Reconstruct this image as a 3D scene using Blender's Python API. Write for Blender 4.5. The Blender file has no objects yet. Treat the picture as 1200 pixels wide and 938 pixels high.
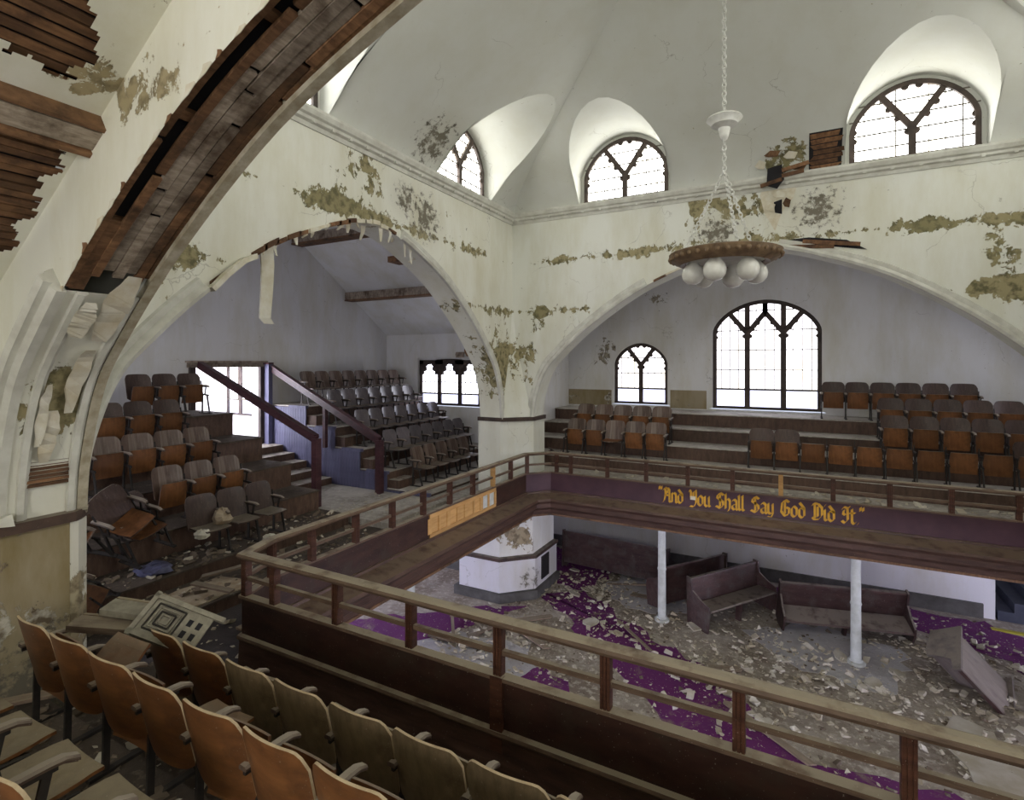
import bpy, math, random
from mathutils import Vector, Matrix, Euler
random.seed(7)
SC = bpy.context.scene
COL = SC.collection
# ---------------------------------------------------------------- camera, world, exposure
H = 2.0            # one survey unit in metres (eye height above the balcony rail)
ZC = 5.34          # eye height above the ground floor
cam = bpy.data.cameras.new('camera'); camo = bpy.data.objects.new('camera', cam); COL.objects.link(camo)
camo.location = (0, 0, ZC); camo.rotation_euler = (math.pi/2, 0, math.radians(28))
cam.sensor_width = 36; cam.lens = 36*627/1200; cam.shift_y = -44/1200; cam.clip_start = 0.05
SC.camera = camo
SC.view_settings.view_transform = 'Standard'; SC.view_settings.look = 'None'
SC.view_settings.exposure = 0.12; SC.view_settings.gamma = 1
SC.view_settings.use_curve_mapping = False
wd = bpy.data.worlds.new('World'); SC.world = wd; wd.use_nodes = True
wd.node_tree.nodes['Background'].inputs[0].default_value = (.75, .82, 1, 1)
wd.node_tree.nodes['Background'].inputs[1].default_value = 1.0
E_CLER, E_BACK, E_SIDE, E_REAR, E_GROUND = 7.0, 2.3, 5.0, 15.0, 52.0     # glow of the window panes; rear and ground ones are added windows

def P(x, y, z): return Vector((H*x, H*y, ZC + H*z))
# ---------------------------------------------------------------- node materials
class NT:
    def __init__(s, name):
        s.m = bpy.data.materials.new(name); s.m.use_nodes = True
        s.t = s.m.node_tree; s.b = s.t.nodes['Principled BSDF']
    def n(s, typ, **kw):
        nd = s.t.nodes.new(typ)
        for k, v in kw.items():
            if k in nd.inputs: nd.inputs[k].default_value = v
            else: setattr(nd, k, v)
        return nd
    def lk(s, a, b): s.t.links.new(a, b)
    def math(s, op, a, b=None, c=None, clamp=False):
        nd = s.t.nodes.new('ShaderNodeMath'); nd.operation = op; nd.use_clamp = clamp
        for i, v in enumerate((a, b, c)):
            if v is None: continue
            if isinstance(v, (int, float)): nd.inputs[i].default_value = v
            else: s.lk(v, nd.inputs[i])
        return nd.outputs[0]
    def mix(s, f, a, b):
        nd = s.t.nodes.new('ShaderNodeMix'); nd.data_type = 'RGBA'
        for i, v in ((0, f), (6, a), (7, b)):
            if isinstance(v, tuple): nd.inputs[i].default_value = (*v, 1)
            elif isinstance(v, (int, float)): nd.inputs[i].default_value = v
            else: s.lk(v, nd.inputs[i])
        return nd.outputs[2]
    def noise(s, vec, scale, detail=4, rough=.55, dist=0):
        nd = s.n('ShaderNodeTexNoise', Scale=scale, Detail=detail, Roughness=rough, Distortion=dist)
        if vec is not None: s.lk(vec, nd.inputs['Vector'])
        return nd.outputs[0]
    def pos(s): return s.n('ShaderNodeNewGeometry').outputs['Position']
    def nz(s):
        sp = s.n('ShaderNodeSeparateXYZ'); s.lk(s.n('ShaderNodeNewGeometry').outputs['True Normal'], sp.inputs[0]); return sp.outputs[2]
    def obj(s): return s.n('ShaderNodeTexCoord').outputs['Object']
    def scale(s, vec, sc):
        nd = s.n('ShaderNodeMapping'); s.lk(vec, nd.inputs[0]); nd.inputs['Scale'].default_value = sc; return nd.outputs[0]
    def step(s, v, lo, hi):
        nd = s.n('ShaderNodeMapRange'); nd.clamp = True
        s.lk(v, nd.inputs[0]); nd.inputs[1].default_value = lo; nd.inputs[2].default_value = hi; return nd.outputs[0]
    def col(s, c): s.lk(c, s.b.inputs['Base Color'])
    def bump(s, h, strength=.3, dist=.02):
        nd = s.n('ShaderNodeBump', Strength=strength, Distance=dist); s.lk(h, nd.inputs['Height']); s.lk(nd.outputs[0], s.b.inputs['Normal'])

def plaster(name, base, thr=.66, rows=(), spots=(), molds=(), under=((.24,.215,.105),(.36,.31,.17)), rough=.8, dirt=.25):
    """old white paint that has flaked off in patches; rows: z bands where it flakes most; spots/molds: (x,y,z,r) in metres"""
    q = NT(name); p = q.pos()
    big = q.noise(p, .8, 3, .6); fine = q.noise(q.scale(p, (1, 1, .8)), 5.2, 10, .70, .35)
    m = q.math('ADD', q.math('MULTIPLY', big, .42), q.math('MULTIPLY', fine, .58))
    sp = q.n('ShaderNodeSeparateXYZ'); q.lk(p, sp.inputs[0])
    for z, w, amt in rows:
        d = q.math('ABSOLUTE', q.math('SUBTRACT', sp.outputs[2], z))
        g = q.math('SUBTRACT', 1.0, q.math('DIVIDE', d, w), clamp=True)
        m = q.math('ADD', m, q.math('MULTIPLY', g, amt))
    def blob(x, y, z, r):
        vd = q.n('ShaderNodeVectorMath', operation='DISTANCE'); q.lk(p, vd.inputs[0]); vd.inputs[1].default_value = (x, y, z)
        return q.math('SUBTRACT', 1.0, q.math('DIVIDE', vd.outputs['Value'], r), clamp=True)
    for (x, y, z, r) in spots: m = q.math('ADD', m, q.math('MULTIPLY', blob(x, y, z, r), .19))
    mask = q.step(m, thr, thr+.012)
    speck = q.math('MULTIPLY', q.step(q.noise(p, 13, 6, .7), .675, .69), q.step(big, .5, .57))
    mask = q.math('MAXIMUM', mask, speck)
    tint = q.noise(p, .8, 3); wash = q.noise(q.scale(p, (1.2, 1.2, .35)), 1.3, 6, .65)
    c = q.mix(q.step(wash, .42, .72), base, tuple(v*(1-dirt*f) for v, f in zip(base, (.6, .7, 1.1))))
    u = q.mix(q.step(tint, .4, .6), under[0], under[1])
    u = q.mix(q.step(q.noise(p, 9, 5), .45, .62), u, tuple(v*.55 for v in under[0]))
    c = q.mix(mask, c, u)
    if molds:
        mm = None
        for s in molds:
            g = blob(*s); mm = g if mm is None else q.math('MAXIMUM', mm, g)
        k = q.math('ADD', q.math('MULTIPLY', mm, .3), q.noise(p, 7, 9, .72))
        c = q.mix(q.step(k, .66, .76), c, (.05, .042, .035))
        c = q.mix(q.math('MULTIPLY', q.step(mm, 0, .8), .35), c, (.42, .38, .28))
    cr = q.n('ShaderNodeTexVoronoi', feature='DISTANCE_TO_EDGE', Scale=.55)
    wv = q.n('ShaderNodeVectorMath', operation='ADD'); q.lk(p, wv.inputs[0])
    nn = q.n('ShaderNodeTexNoise', Scale=1.5, Detail=5); q.lk(p, nn.inputs['Vector']); q.lk(nn.outputs[1], wv.inputs[1]); q.lk(wv.outputs[0], cr.inputs['Vector'])
    crack = q.math('SUBTRACT', 1.0, q.step(cr.outputs[0], .0, .004))
    crack = q.math('MULTIPLY', crack, q.step(q.noise(p, .9, 2), .52, .58))
    c = q.mix(q.math('MULTIPLY', crack, .45), c, (.2, .18, .13))
    q.col(c); q.b.inputs['Roughness'].default_value = rough
    hgt = q.math('SUBTRACT', q.math('MULTIPLY', fine, .25), mask)
    q.bump(hgt, .5, .015)
    return q.m

def wood(name, c1, c2, along=(1, 1, 1), sc=6, rough=.55, dust=0, dustc=(.33, .29, .22), streak=None, world=False, rnd=.25, spec=.4, grime=None):
    q = NT(name); p = q.pos() if world else q.obj()
    g = q.noise(q.scale(p, along), sc, 6, .6, .3)
    c = q.mix(q.step(g, .32, .68), c1, c2)
    oi = q.n('ShaderNodeObjectInfo').outputs['Random']
    hs = q.n('ShaderNodeHueSaturation'); q.lk(c, hs.inputs['Color'])
    q.lk(q.math('ADD', q.math('MULTIPLY', oi, rnd*2), 1-rnd), hs.inputs['Value']); c = hs.outputs[0]
    if streak:
        s = q.noise(q.scale(p, (26, 3, .8)), 1.0, 3, .5)
        c = q.mix(q.step(s, .5, .7), c, streak)
    if grime:
        c = q.mix(q.step(q.noise(p, 3.5, 7, .65), .48, .68), c, grime)
    if dust:
        d = q.math('MULTIPLY', q.step(q.nz(), .45, .8), q.step(q.noise(p, 5, 6), .3, .5)); d = q.math('MULTIPLY', d, dust)
        c = q.mix(d, c, dustc)
        sk = q.step(q.noise(p, 60, 2), .70, .74)
        c = q.mix(q.math('MULTIPLY', sk, dust*.7), c, (.5, .46, .38))
    q.col(c); q.b.inputs['Roughness'].default_value = rough
    q.b.inputs['Specular IOR Level'].default_value = spec
    q.bump(g, .25, .006)
    return q.m

def plain(name, c1, c2=None, sc=5, rough=.7, metal=0, bump=.2, world=False, spec=.4):
    q = NT(name); p = q.pos() if world else q.obj()
    g = q.noise(p, sc, 6, .6)
    q.col(q.mix(q.step(g, .35, .65), c1, c2 or tuple(v*.75 for v in c1)))
    q.b.inputs['Roughness'].default_value = rough; q.b.inputs['Metallic'].default_value = metal
    q.b.inputs['Specular IOR Level'].default_value = spec
    q.bump(g, bump, .01); return q.m

def glass(name, c, strength, warm=(1, .93, .72)):
    """milky leaded glass with daylight in it"""
    q = NT(name); p = q.pos()
    g = q.noise(p, 2.2, 3)
    c2 = q.mix(q.step(g, .5, .75), c, tuple(a*b for a, b in zip(c, warm)))
    q.lk(c2, q.b.inputs['Base Color']); q.lk(c2, q.b.inputs['Emission Color'])
    q.b.inputs['Emission Strength'].default_value = strength; q.b.inputs['Roughness'].default_value = .3
    return q.m

M = {}
def zr(z): return ZC + H*z
# paint loss follows two old stencil rows on the crossing walls
rows = ((zr(1.17), .24, .17), (zr(.6), .22, .15))
M['wall_left'] = plaster('crossing_plaster_left', (.80, .80, .72), .655, rows,
    spots=((-6, 6.4, 8.35, .9), (-6, 5.7, 7.8, .8), (-6, 2.75, 5.9, .8), (-6, 3.1, 6.5, .7), (-6, 10.6, 5.6, 1.3), (-6, 10.9, 4.9, .9)),
    molds=((-6, 7.9, 8.0, .75), (-6, 7.35, 8.2, .5)))
M['wall_back'] = plaster('crossing_plaster_back', (.79, .80, .74), .655, rows,
    spots=((-5.8, 11.3, 5.6, 1.0), (-.7, 11.3, 8.5, .9), (-1.7, 11.3, 8.4, .9), (1.9, 11.3, 7.6, .55), (3.2, 11.3, 6.6, .8), (2.9, 11.3, 7.3, .5), (-5.3, 11.3, 6.4, .5)),
    molds=((.35, 11.3, 8.15, .7), (-1.4, 11.3, 7.9, .6)))
M['wall_near'] = plaster('near_arch_plaster', (.80, .80, .72), .675, spots=((-3.9, 1.8, 6.9, .35), (-3.2, 1.8, 7.2, .3), (-5.3, 2.0, 5.0, .7), (-5.2, 2.3, 5.4, .5), (-3.5, 1.8, 6.6, .3)), dirt=.15)
M['vault'] = plaster('vault_plaster', (.70, .71, .67), .735, spots=((-.6, 10.7, 9.3, 1.0), (.0, 10.9, 9.0, .7), (1.7, 10.0, 10.2, .6), (-.3, 11.2, 8.9, .8), (-5.7, 7.9, 9.3, .55)),
    molds=((-5.7, 7.7, 9.3, .8),), dirt=.1)
M['arm_left'] = plaster('left_arm_plaster', (.76, .76, .77), .74, spots=((-7.6, 14.4, 4.9, .9), (-9.5, 12.0, 7.4, .6), (-8.4, 13.5, 6.6, .9)), molds=((-8.0, 13.4, 6.5, 1.1),), under=((.25, .2, .15), (.4, .34, .26)))
M['arm_back'] = plaster('back_arm_plaster', (.80, .80, .80), .70, spots=((-5.2, 15.9, 5.8, 1.2), (-3.6, 15.9, 7.2, .8), (-5.9, 15.3, 5.0, 1.4)), under=((.27, .23, .17), (.4, .36, .28)))
M['arm_near'] = plaster('near_arm_plaster', (.80, .80, .72), .665, spots=((-3.75, 1.62, 6.75, .5), (-3.9, 1.45, 6.6, .4), (-3.6, 1.7, 7.0, .4), (-4.0, 1.3, 6.5, .4), (-3.2, 1.75, 7.0, .4)), under=((.36, .30, .17), (.46, .38, .24)))
M['ground_wall'] = plaster('ground_wall_plaster', (.72, .71, .74), .70, spots=((-5.4, 11.0, 2.0, 1.0), (-3.0, 15.9, 1.9, 1.1), (-.6, 15.9, 1.5, .7), (3.4, 15.9, 1.0, .5)), under=((.2, .13, .08), (.3, .24, .16)), molds=((-5.4, 11.0, .4, .5),))
M['pier'] = plaster('pier_plaster', (.76, .75, .70), .575, spots=((-5.5, 2.1, 3.2, .7), (-5.6, 10.6, 1.6, .55), (-5.35, 10.8, 1.3, .4)), under=((.33, .26, .16), (.46, .40, .27)))
M['pier_bare'] = plaster('bare_tan_plaster', (.36, .30, .20), .56, under=((.20, .135, .075), (.55, .52, .44)), dirt=.8, molds=((-5.4, 1.9, 2.6, .9),))
M['trim'] = plain('moulded_plaster', (.72, .72, .66), (.55, .54, .48), 4, .75, world=True)
M['torn'] = plain('torn_plaster', (.62, .55, .40), (.75, .72, .62), 7, .85, world=True)
M['tornwhite'] = plain('torn_plaster_white', (.78, .76, .68), (.62, .57, .43), 5, .85, world=True)
M['torn_edge'] = plain('dirty_plaster_edge', (.52, .48, .38), (.34, .29, .2), 9, .85, world=True, bump=.6)
M['bandwood'] = wood('dado_rail_wood', (.045, .028, .022), (.09, .055, .04), sc=5, dust=.4)
M['lath'] = wood('exposed_lath_wood', (.10, .05, .025), (.24, .125, .06), (1, .2, 1), 14, .8, world=True, rnd=.45, grime=(.06, .03, .018))
M['boards'] = wood('weathered_grey_boards', (.19, .15, .115), (.40, .335, .27), (6, 1.5, 2), 5, .8, world=False, rnd=.35, grime=(.08, .05, .03))
M['board_brown'] = wood('brown_boards', (.12, .06, .03), (.26, .14, .07), (6, 1.5, 2), 5, .75, rnd=.35, grime=(.05, .028, .015))
M['void_shade'] = plain('cavity_shade', (.012, .012, .016), (.02, .018, .02), 5, .9)  # near-black colour stands in for the shade inside holes and gaps
M['tracery'] = wood('dark_window_wood', (.035, .025, .022), (.085, .06, .05), sc=5, rough=.6, world=True)
M['lead'] = plain('lead_came', (.18, .16, .13), (.12, .11, .09), 9, .5)
M['rail'] = wood('railing_wood', (.055, .022, .014), (.12, .05, .03), (1, 1, 6), 4, .45, dust=.9, world=True, dustc=(.36, .31, .23), rnd=.1)
M['railtop'] = wood('railing_cap_wood', (.10, .062, .042), (.19, .125, .085), (1, 1, 6), 5, .6, dust=.85, world=True, dustc=(.36, .31, .23), rnd=.1)
M['panel'] = wood('parapet_panel_wood', (.030, .013, .010), (.062, .027, .019), (1, 1, 3), 3, .5, dust=.5, world=True, rnd=.05, grime=(.05, .033, .024))
M['fascia'] = wood('fascia_wood', (.05, .026, .019), (.11, .06, .042), (1, 1, 5), 3, .5, dust=.6, world=True, dustc=(.24, .18, .13), rnd=.05)
M['purple'] = plain('sign_board_plum', (.055, .022, .032), (.08, .035, .045), 3, .5, world=True)
M['gold'] = plain('gold_lettering', (.80, .44, .03), (.62, .33, .03), 9, .55)
M['pine'] = wood('new_pine', (.50, .27, .09), (.66, .40, .16), (1, 1, 6), 3, .6, world=True, rnd=.15)
M['black'] = plain('black_kick_board', (.012, .011, .012), (.022, .019, .018), 4, .75, world=True)
M['stair_rail'] = wood('stair_rail_plum', (.055, .022, .03), (.11, .045, .05), (1, 1, 3), 4, .4, world=True)
M['bluebd'] = wood('blue_beadboard', (.085, .085, .16), (.13, .13, .22), (3, 3, 1), 4, .5, rnd=.12)
M['tierwood'] = wood('tier_boards', (.07, .04, .03), (.14, .085, .06), (3, 3, 1), 4, .65, dust=1, dustc=(.46, .42, .36), world=True)
M['floor_gal'] = None
def floor_mat(name, base, dark, dust, thr=.5):
    q = NT(name); p = q.pos()
    g = q.noise(p, 1.1, 8, .66, .5); f = q.noise(p, 9, 8, .7)
    c = q.mix(q.step(g, .38, .6), dark, base)
    c = q.mix(q.math('MULTIPLY', q.step(f, thr, thr+.12), .7), c, dust)
    q.col(c); q.b.inputs['Roughness'].default_value = .85; q.bump(f, .6, .03); return q.m
M['floor_gal'] = floor_mat('gallery_floor_dusty', (.52, .49, .44), (.30, .27, .23), (.62, .59, .53))
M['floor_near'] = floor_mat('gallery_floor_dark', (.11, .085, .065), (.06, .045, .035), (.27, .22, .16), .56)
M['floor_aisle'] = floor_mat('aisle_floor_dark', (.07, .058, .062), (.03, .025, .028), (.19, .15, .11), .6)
M['floor_ground'] = floor_mat('ground_floor_dirt', (.42, .375, .325), (.23, .185, .145), (.62, .57, .49), .5)
M['screed'] = floor_mat('bare_screed', (.58, .57, .60), (.42, .40, .42), (.64, .62, .60), .55)
q = NT('purple_carpet'); p = q.pos()
c = q.mix(q.noise(p, 2, 5), (.11, .015, .115), (.175, .022, .155))
g = q.noise(p, 1.4, 9, .72, .6)
c = q.mix(q.math('MULTIPLY', q.step(g, .55, .66), .75), c, (.25, .20, .15))
c = q.mix(q.step(q.noise(p, 22, 4, .7), .62, .68), c, (.42, .38, .32))
q.col(c); q.b.inputs['Roughness'].default_value = .95; q.bump(q.noise(p, 60, 3), .6, .01); M['carpet'] = q.m
M['seat_back'] = wood('seat_back_dusty', (.085, .052, .038), (.14, .09, .066), (5, 5, .8), 5, .42, dust=.5, streak=(.27, .21, .17), rnd=.22, spec=.5)
M['seat_dark'] = wood('seat_back_dark', (.055, .034, .028), (.095, .062, .05), (5, 5, .8), 5, .45, dust=.6, rnd=.2)
M['seat_under'] = wood('seat_underside', (.14, .055, .02), (.24, .10, .034), (4, 4, 1), 4, .5, rnd=.22, grime=(.1, .045, .018))
M['seat_orange'] = wood('seat_ply_orange', (.13, .052, .019), (.25, .105, .038), (.8, 4, 3), 4, .42, rnd=.15, grime=(.09, .04, .02), dust=.5)
M['seat_tan'] = wood('seat_ply_tan', (.17, .125, .07), (.27, .205, .12), (4, 4, .8), 5, .5, rnd=.15, grime=(.11, .07, .035), dust=.5)
M['edge'] = plain('worn_ply_edge', (.52, .42, .27), (.33, .24, .14), 12, .7)
M['iron'] = plain('cast_iron', (.028, .026, .026), (.05, .042, .036), 9, .55, .3)
M['arm'] = wood('armrest_wood', (.07, .045, .035), (.13, .09, .065), (3, 1, 1), 5, .5, dust=.9, dustc=(.36, .31, .25))
M['seat_sheen'] = wood('seat_back_blue_sheen', (.10, .085, .09), (.17, .145, .15), (5, 5, .8), 5, .28, dust=.4, rnd=.2, spec=.8)  # bluish sheen put into the base colour, with extra gloss
M['pew'] = wood('dark_pew', (.045, .022, .022), (.085, .045, .04), (1, 4, 4), 3, .5, dust=.8, dustc=(.30, .26, .22), grime=(.09, .075, .065))
M['pew_end'] = wood('pew_grey', (.15, .12, .11), (.24, .2, .18), (1, 4, 4), 3, .6, dust=.6)
M['column'] = plain('white_painted_iron', (.66, .68, .66), (.5, .52, .48), 6, .6)
M['metalgrey'] = plain('dusty_seat_end', (.30, .28, .22), (.21, .19, .15), 14, .7)
M['chain'] = plain('white_chain', (.75, .75, .72), (.6, .6, .55), 9, .6)
M['ring'] = wood('carved_ring', (.10, .062, .035), (.24, .16, .09), (1, 1, 1), 9, .55, rnd=0)
M['globe'] = plain('opal_globe', (.80, .80, .76), (.66, .65, .60), 8, .18, spec=.6, bump=0)
M['stairblue'] = plain('dark_blue_stairs', (.03, .035, .06), (.05, .055, .08), 5, .6, world=True)
M['skirting'] = plain('grey_skirting', (.12, .115, .11), (.07, .065, .06), 4, .7, world=True)
M['rubble'] = plain('plaster_rubble', (.64, .60, .51), (.42, .36, .26), 1.7, .9, world=True)
M['rubble_dk'] = plain('dark_rubble', (.24, .19, .14), (.12, .09, .065), 1.7, .9, world=True)
M['slab'] = plain('plaster_slab', (.56, .53, .46), (.42, .37, .28), 3, .9)
M['plank'] = wood('loose_plank', (.13, .088, .066), (.29, .215, .155), (1, 6, 6), 4, .75, rnd=.4, dust=.5)
M['doorwhite'] = plain('bright_white_paint', (.85, .85, .84), (.8, .8, .78), 2, .7)
M['insul'] = plain('dirty_insulation', (.52, .44, .32), (.36, .27, .18), 7, .9)
M['bluetarp'] = plain('blue_grey_sheet', (.15, .16, .28), (.08, .08, .14), 5, .5)
M['yellow'] = plain('yellow_strip', (.55, .48, .05), None, 5, .6)
M['g_cler'] = glass('clerestory_glass', (1, 1, .96), E_CLER)
M['g_back'] = glass('chancel_glass', (.97, .95, 1), E_BACK)
M['g_side'] = glass('left_arm_glass', (.86, .87, 1), E_SIDE)
M['g_hidden'] = glass('added_hidden_glass', (.86, .86, 1), 34)  # glow of windows added out of view
M['g_clear'] = glass('unseen_clerestory_glass', (1, 1, .94), 12)
M['g_rear'] = glass('added_rear_glass', (1, .98, .95), E_REAR)  # glow of unseen windows added behind the camera and in the right gallery
M['g_ground'] = glass('added_ground_glass', (.75, .76, 1), E_GROUND)  # glow of unseen windows added to brighten the ground floor
M['g_low'] = glass('left_ground_glass', (.72, .74, 1), 120)
M['g_sash'] = glass('clear_sash', (.72, .74, 1), 2.2, (.9, .95, 1))

# ---------------------------------------------------------------- mesh helpers
class MB:
    def __init__(s): s.v = []; s.f = []
    def add(s, vs, fs):
        o = len(s.v); s.v += [tuple(v) for v in vs]; s.f += [tuple(i+o for i in f) for f in fs]; return s
    def box(s, c, d, R=None):
        c = Vector(c); vs = []
        for x in (-.5, .5):
            for y in (-.5, .5):
                for z in (-.5, .5):
                    w = Vector((x*d[0], y*d[1], z*d[2]));
                    if R: w = R @ w
                    vs.append(c+w)
        return s.add(vs, [(0,1,3,2),(4,6,7,5),(0,4,5,1),(2,3,7,6),(0,2,6,4),(1,5,7,3)])
    def bb(s, a, b):
        a, b = Vector(a), Vector(b); return s.box((a+b)/2, [abs(b[i]-a[i]) for i in range(3)])
    def bar(s, p0, p1, w, h, up=(0, 0, 1)):
        p0, p1 = Vector(p0), Vector(p1); d = (p1-p0)
        if d.length < 1e-6: return s
        t = d.normalized(); up = Vector(up)
        if abs(t.dot(up)) > .98: up = Vector((1, 0, 0))
        r = t.cross(up).normalized(); u = r.cross(t)
        vs = []
        for p in (p0, p1):
            for a, b in ((-1,-1),(1,-1),(1,1),(-1,1)): vs.append(p + r*a*w/2 + u*b*h/2)
        return s.add(vs, [(3,2,1,0),(4,5,6,7),(0,1,5,4),(1,2,6,5),(2,3,7,6),(3,0,4,7)])
    def grid(s, rows, cu=False, cv=False):
        n, m = len(rows), len(rows[0]); vs = [p for r in rows for p in r]; fs = []
        for i in range(n if cu else n-1):
            for j in range(m if cv else m-1):
                i2, j2 = (i+1) % n, (j+1) % m
                fs.append((i*m+j, i*m+j2, i2*m+j2, i2*m+j))
        return s.add(vs, fs)
    def sweep(s, path, prof, closed=False, caps=True, up=Vector((0, 0, 1))):
        """path in a horizontal plane; prof: (offset to the right of travel, height)"""
        n = len(path); rows = []
        for i, p in enumerate(path):
            p = Vector(p)
            a = Vector(path[i-1]) if (i > 0 or closed) else None
            b = Vector(path[(i+1) % n]) if (i < n-1 or closed) else None
            d1 = (p-a).normalized() if a is not None else None; d2 = (b-p).normalized() if b is not None else None
            if d1 is None: d1 = d2
            if d2 is None: d2 = d1
            r1, r2 = d1.cross(up), d2.cross(up); r = (r1+r2); r = r.normalized(); k = 1/max(.3, r.dot(r1))
            rows.append([p + r*o*k + up*z for o, z in prof])
        s.grid(rows, cu=closed, cv=True)
        if caps and not closed:
            m = len(prof); o = len(s.v) - n*m
            s.f.append(tuple(o+j for j in range(m))); s.f.append(tuple(o+(n-1)*m+m-1-j for j in range(m)))
        return s
    def tube(s, pts, r, n=8, cap=True):
        rows = []; m = len(pts); pts = [Vector(p) for p in pts]
        ref = Vector((.13, .27, .95)).normalized()
        for i, p in enumerate(pts):
            t = (pts[min(i+1, m-1)]-pts[max(i-1, 0)]).normalized()
            a = t.cross(ref)
            if a.length < 1e-3: a = t.cross(Vector((1, 0, 0)))
            a.normalize(); b = t.cross(a); rr = r[i] if isinstance(r, (list, tuple)) else r
            rows.append([p + (a*math.cos(2*math.pi*k/n)+b*math.sin(2*math.pi*k/n))*rr for k in range(n)])
        o = len(s.v); s.grid(rows, cv=True)
        if cap: s.f.append(tuple(o+k for k in range(n))); s.f.append(tuple(o+(m-1)*n+k for k in range(n)))
        return s
    def lathe(s, prof, n=24, c=(0, 0, 0)):
        c = Vector(c)
        return s.grid([[c+Vector((r*math.cos(2*math.pi*k/n), r*math.sin(2*math.pi*k/n), z)) for k in range(n)] for r, z in prof], cv=True)
    def prism(s, poly, ext):
        n = len(poly); e = Vector(ext); vs = [Vector(p) for p in poly]; vs += [p+e for p in vs]
        fs = [tuple(range(n-1, -1, -1)), tuple(range(n, 2*n))] + [(i, (i+1) % n, n+(i+1) % n, n+i) for i in range(n)]
        return s.add(vs, fs)
    def mesh(s, name, mat, smooth=False):
        me = bpy.data.meshes.new(name); me.from_pydata(s.v, [], s.f); me.validate()
        if mat: me.materials.append(M[mat] if isinstance(mat, str) else mat)
        if smooth:
            me.shade_smooth()
            if hasattr(me, 'set_sharp_from_angle'): me.set_sharp_from_angle(angle=math.radians(42))
        me.update(); return me
    def build(s, name, mat, parent=None, smooth=False):
        return inst(name, s.mesh(name, mat, smooth), parent)

def inst(name, me, parent=None, loc=None, rot=None):
    o = bpy.data.objects.new(name, me); COL.objects.link(o)
    if parent: o.parent = parent
    if loc is not None: o.location = loc
    if rot is not None: o.rotation_euler = rot
    return o
def tag(o, label=None, cat=None, group=None, kind=None):
    if label: o['label'] = label
    if cat: o['category'] = cat
    if group: o['group'] = group
    if kind: o['kind'] = kind
    return o
def thing(name, label, cat, loc=(0, 0, 0), rot=(0, 0, 0), group=None, kind=None):
    o = bpy.data.objects.new(name, None); COL.objects.link(o); o.empty_display_size = .1
    o.location = loc; o.rotation_euler = rot; return tag(o, label, cat, group, kind)
def struct(o, label, cat): return tag(o, label, cat, kind='structure')
ORD = ['first','second','third','fourth','fifth','sixth','seventh','eighth','ninth','tenth','eleventh','twelfth','thirteenth','fourteenth','fifteenth','sixteenth']

# ---------------------------------------------------------------- arch profile
_ap = [(1, -.65), (.985, -.4), (.935, -.1), (.86, .1), (.70, .42), (.47, .77), (.23, 1.0), (.1, 1.085), (0, 1.11)]
def _dense(pts, n=10):
    out = []
    for i in range(len(pts)-1):
        p0 = pts[max(i-1, 0)]; p1 = pts[i]; p2 = pts[i+1]; p3 = pts[min(i+2, len(pts)-1)]
        for k in range(n):
            t = k/n
            out.append(tuple(.5*((2*p1[j])+(-p0[j]+p2[j])*t+(2*p0[j]-5*p1[j]+4*p2[j]-p3[j])*t*t+(-p0[j]+3*p1[j]-3*p2[j]+p3[j])*t**3) for j in (0, 1)))
    out.append(pts[-1]); return out
_half = _dense(_ap, 6)                                  # q: 1 -> 0
ARCH = [(-q, z) for q, z in _half] + [(q, z) for q, z in reversed(_half[:-1])]   # q from -1 to 1
def lerp_tab(tab, x):
    if x <= tab[0][0]: return tab[0][1]
    for i in range(len(tab)-1):
        if x <= tab[i+1][0]:
            a, b = tab[i], tab[i+1]; return a[1]+(b[1]-a[1])*(x-a[0])/max(1e-9, b[0]-a[0])
    return tab[-1][1]
# ================================================================ THE SETTING
XL, XR, YN, YB = -3.0, 2.24, 1.17, 5.65          # crossing walls (inner faces)
TH = .27
CX, CY = -.38, 3.41
ZG = -2.67                                        # ground floor
ZTOP = 1.74
def mp(axis, plane): return (lambda s, z, d=0: P(plane+d, s, z)) if axis == 'X' else (lambda s, z, d=0: P(s, plane+d, z))

def arch_wall(name, axis, pin, pout, s0, s1, c, a, mat, label, soffit=((-1.0, 1.0),), ztop=1.95, zin=1.745, matb=None):
    """wall with a depressed arch; pin: inner face, pout: outer face"""
    f, g = mp(axis, pin), mp(axis, pout)
    o = None
    for m, nm, mt in ((f, name, mat), (g, 'rear_face', matb or mat)):
        b = MB()
        zt = zin if m is f else ztop
        b.grid([[m(s0, ZG), m(s0, zt)], [m(c-a, ZG), m(c-a, zt)]])
        b.grid([[m(c+a, ZG), m(c+a, zt)], [m(s1, ZG), m(s1, zt)]])
        b.grid([[m(c+a*q, z+(zt-z)*k/8) for k in range(9)] for q, z in ARCH])
        if o is None: o = struct(b.build(name, mt), label, 'wall')
        else: b.build(nm, mt, o)
    e = MB(); e.grid([[f(s0, ZG), f(s0, zin)], [g(s0, ZG), g(s0, zin)]]); e.grid([[f(s1, ZG), f(s1, zin)], [g(s1, ZG), g(s1, zin)]])
    e.grid([[f(s0, zin), f(s1, zin)], [g(s0, zin), g(s1, zin)]]); e.build('wall_end', matb or mat, o)
    for lo, hi in soffit:
        b = MB(); pts = [(c+a*q, z) for q, z in ARCH if lo-1e-6 <= q <= hi+1e-6]
        if lo <= -1: pts = [(c-a, ZG)] + pts
        if hi >= 1: pts = pts + [(c+a, ZG)]
        b.grid([[f(s, z), f(s, z) + (g(s, z)-f(s, z))*.5, g(s, z)] for s, z in pts]); b.build('soffit', mat, o, True)
    return o
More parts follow.
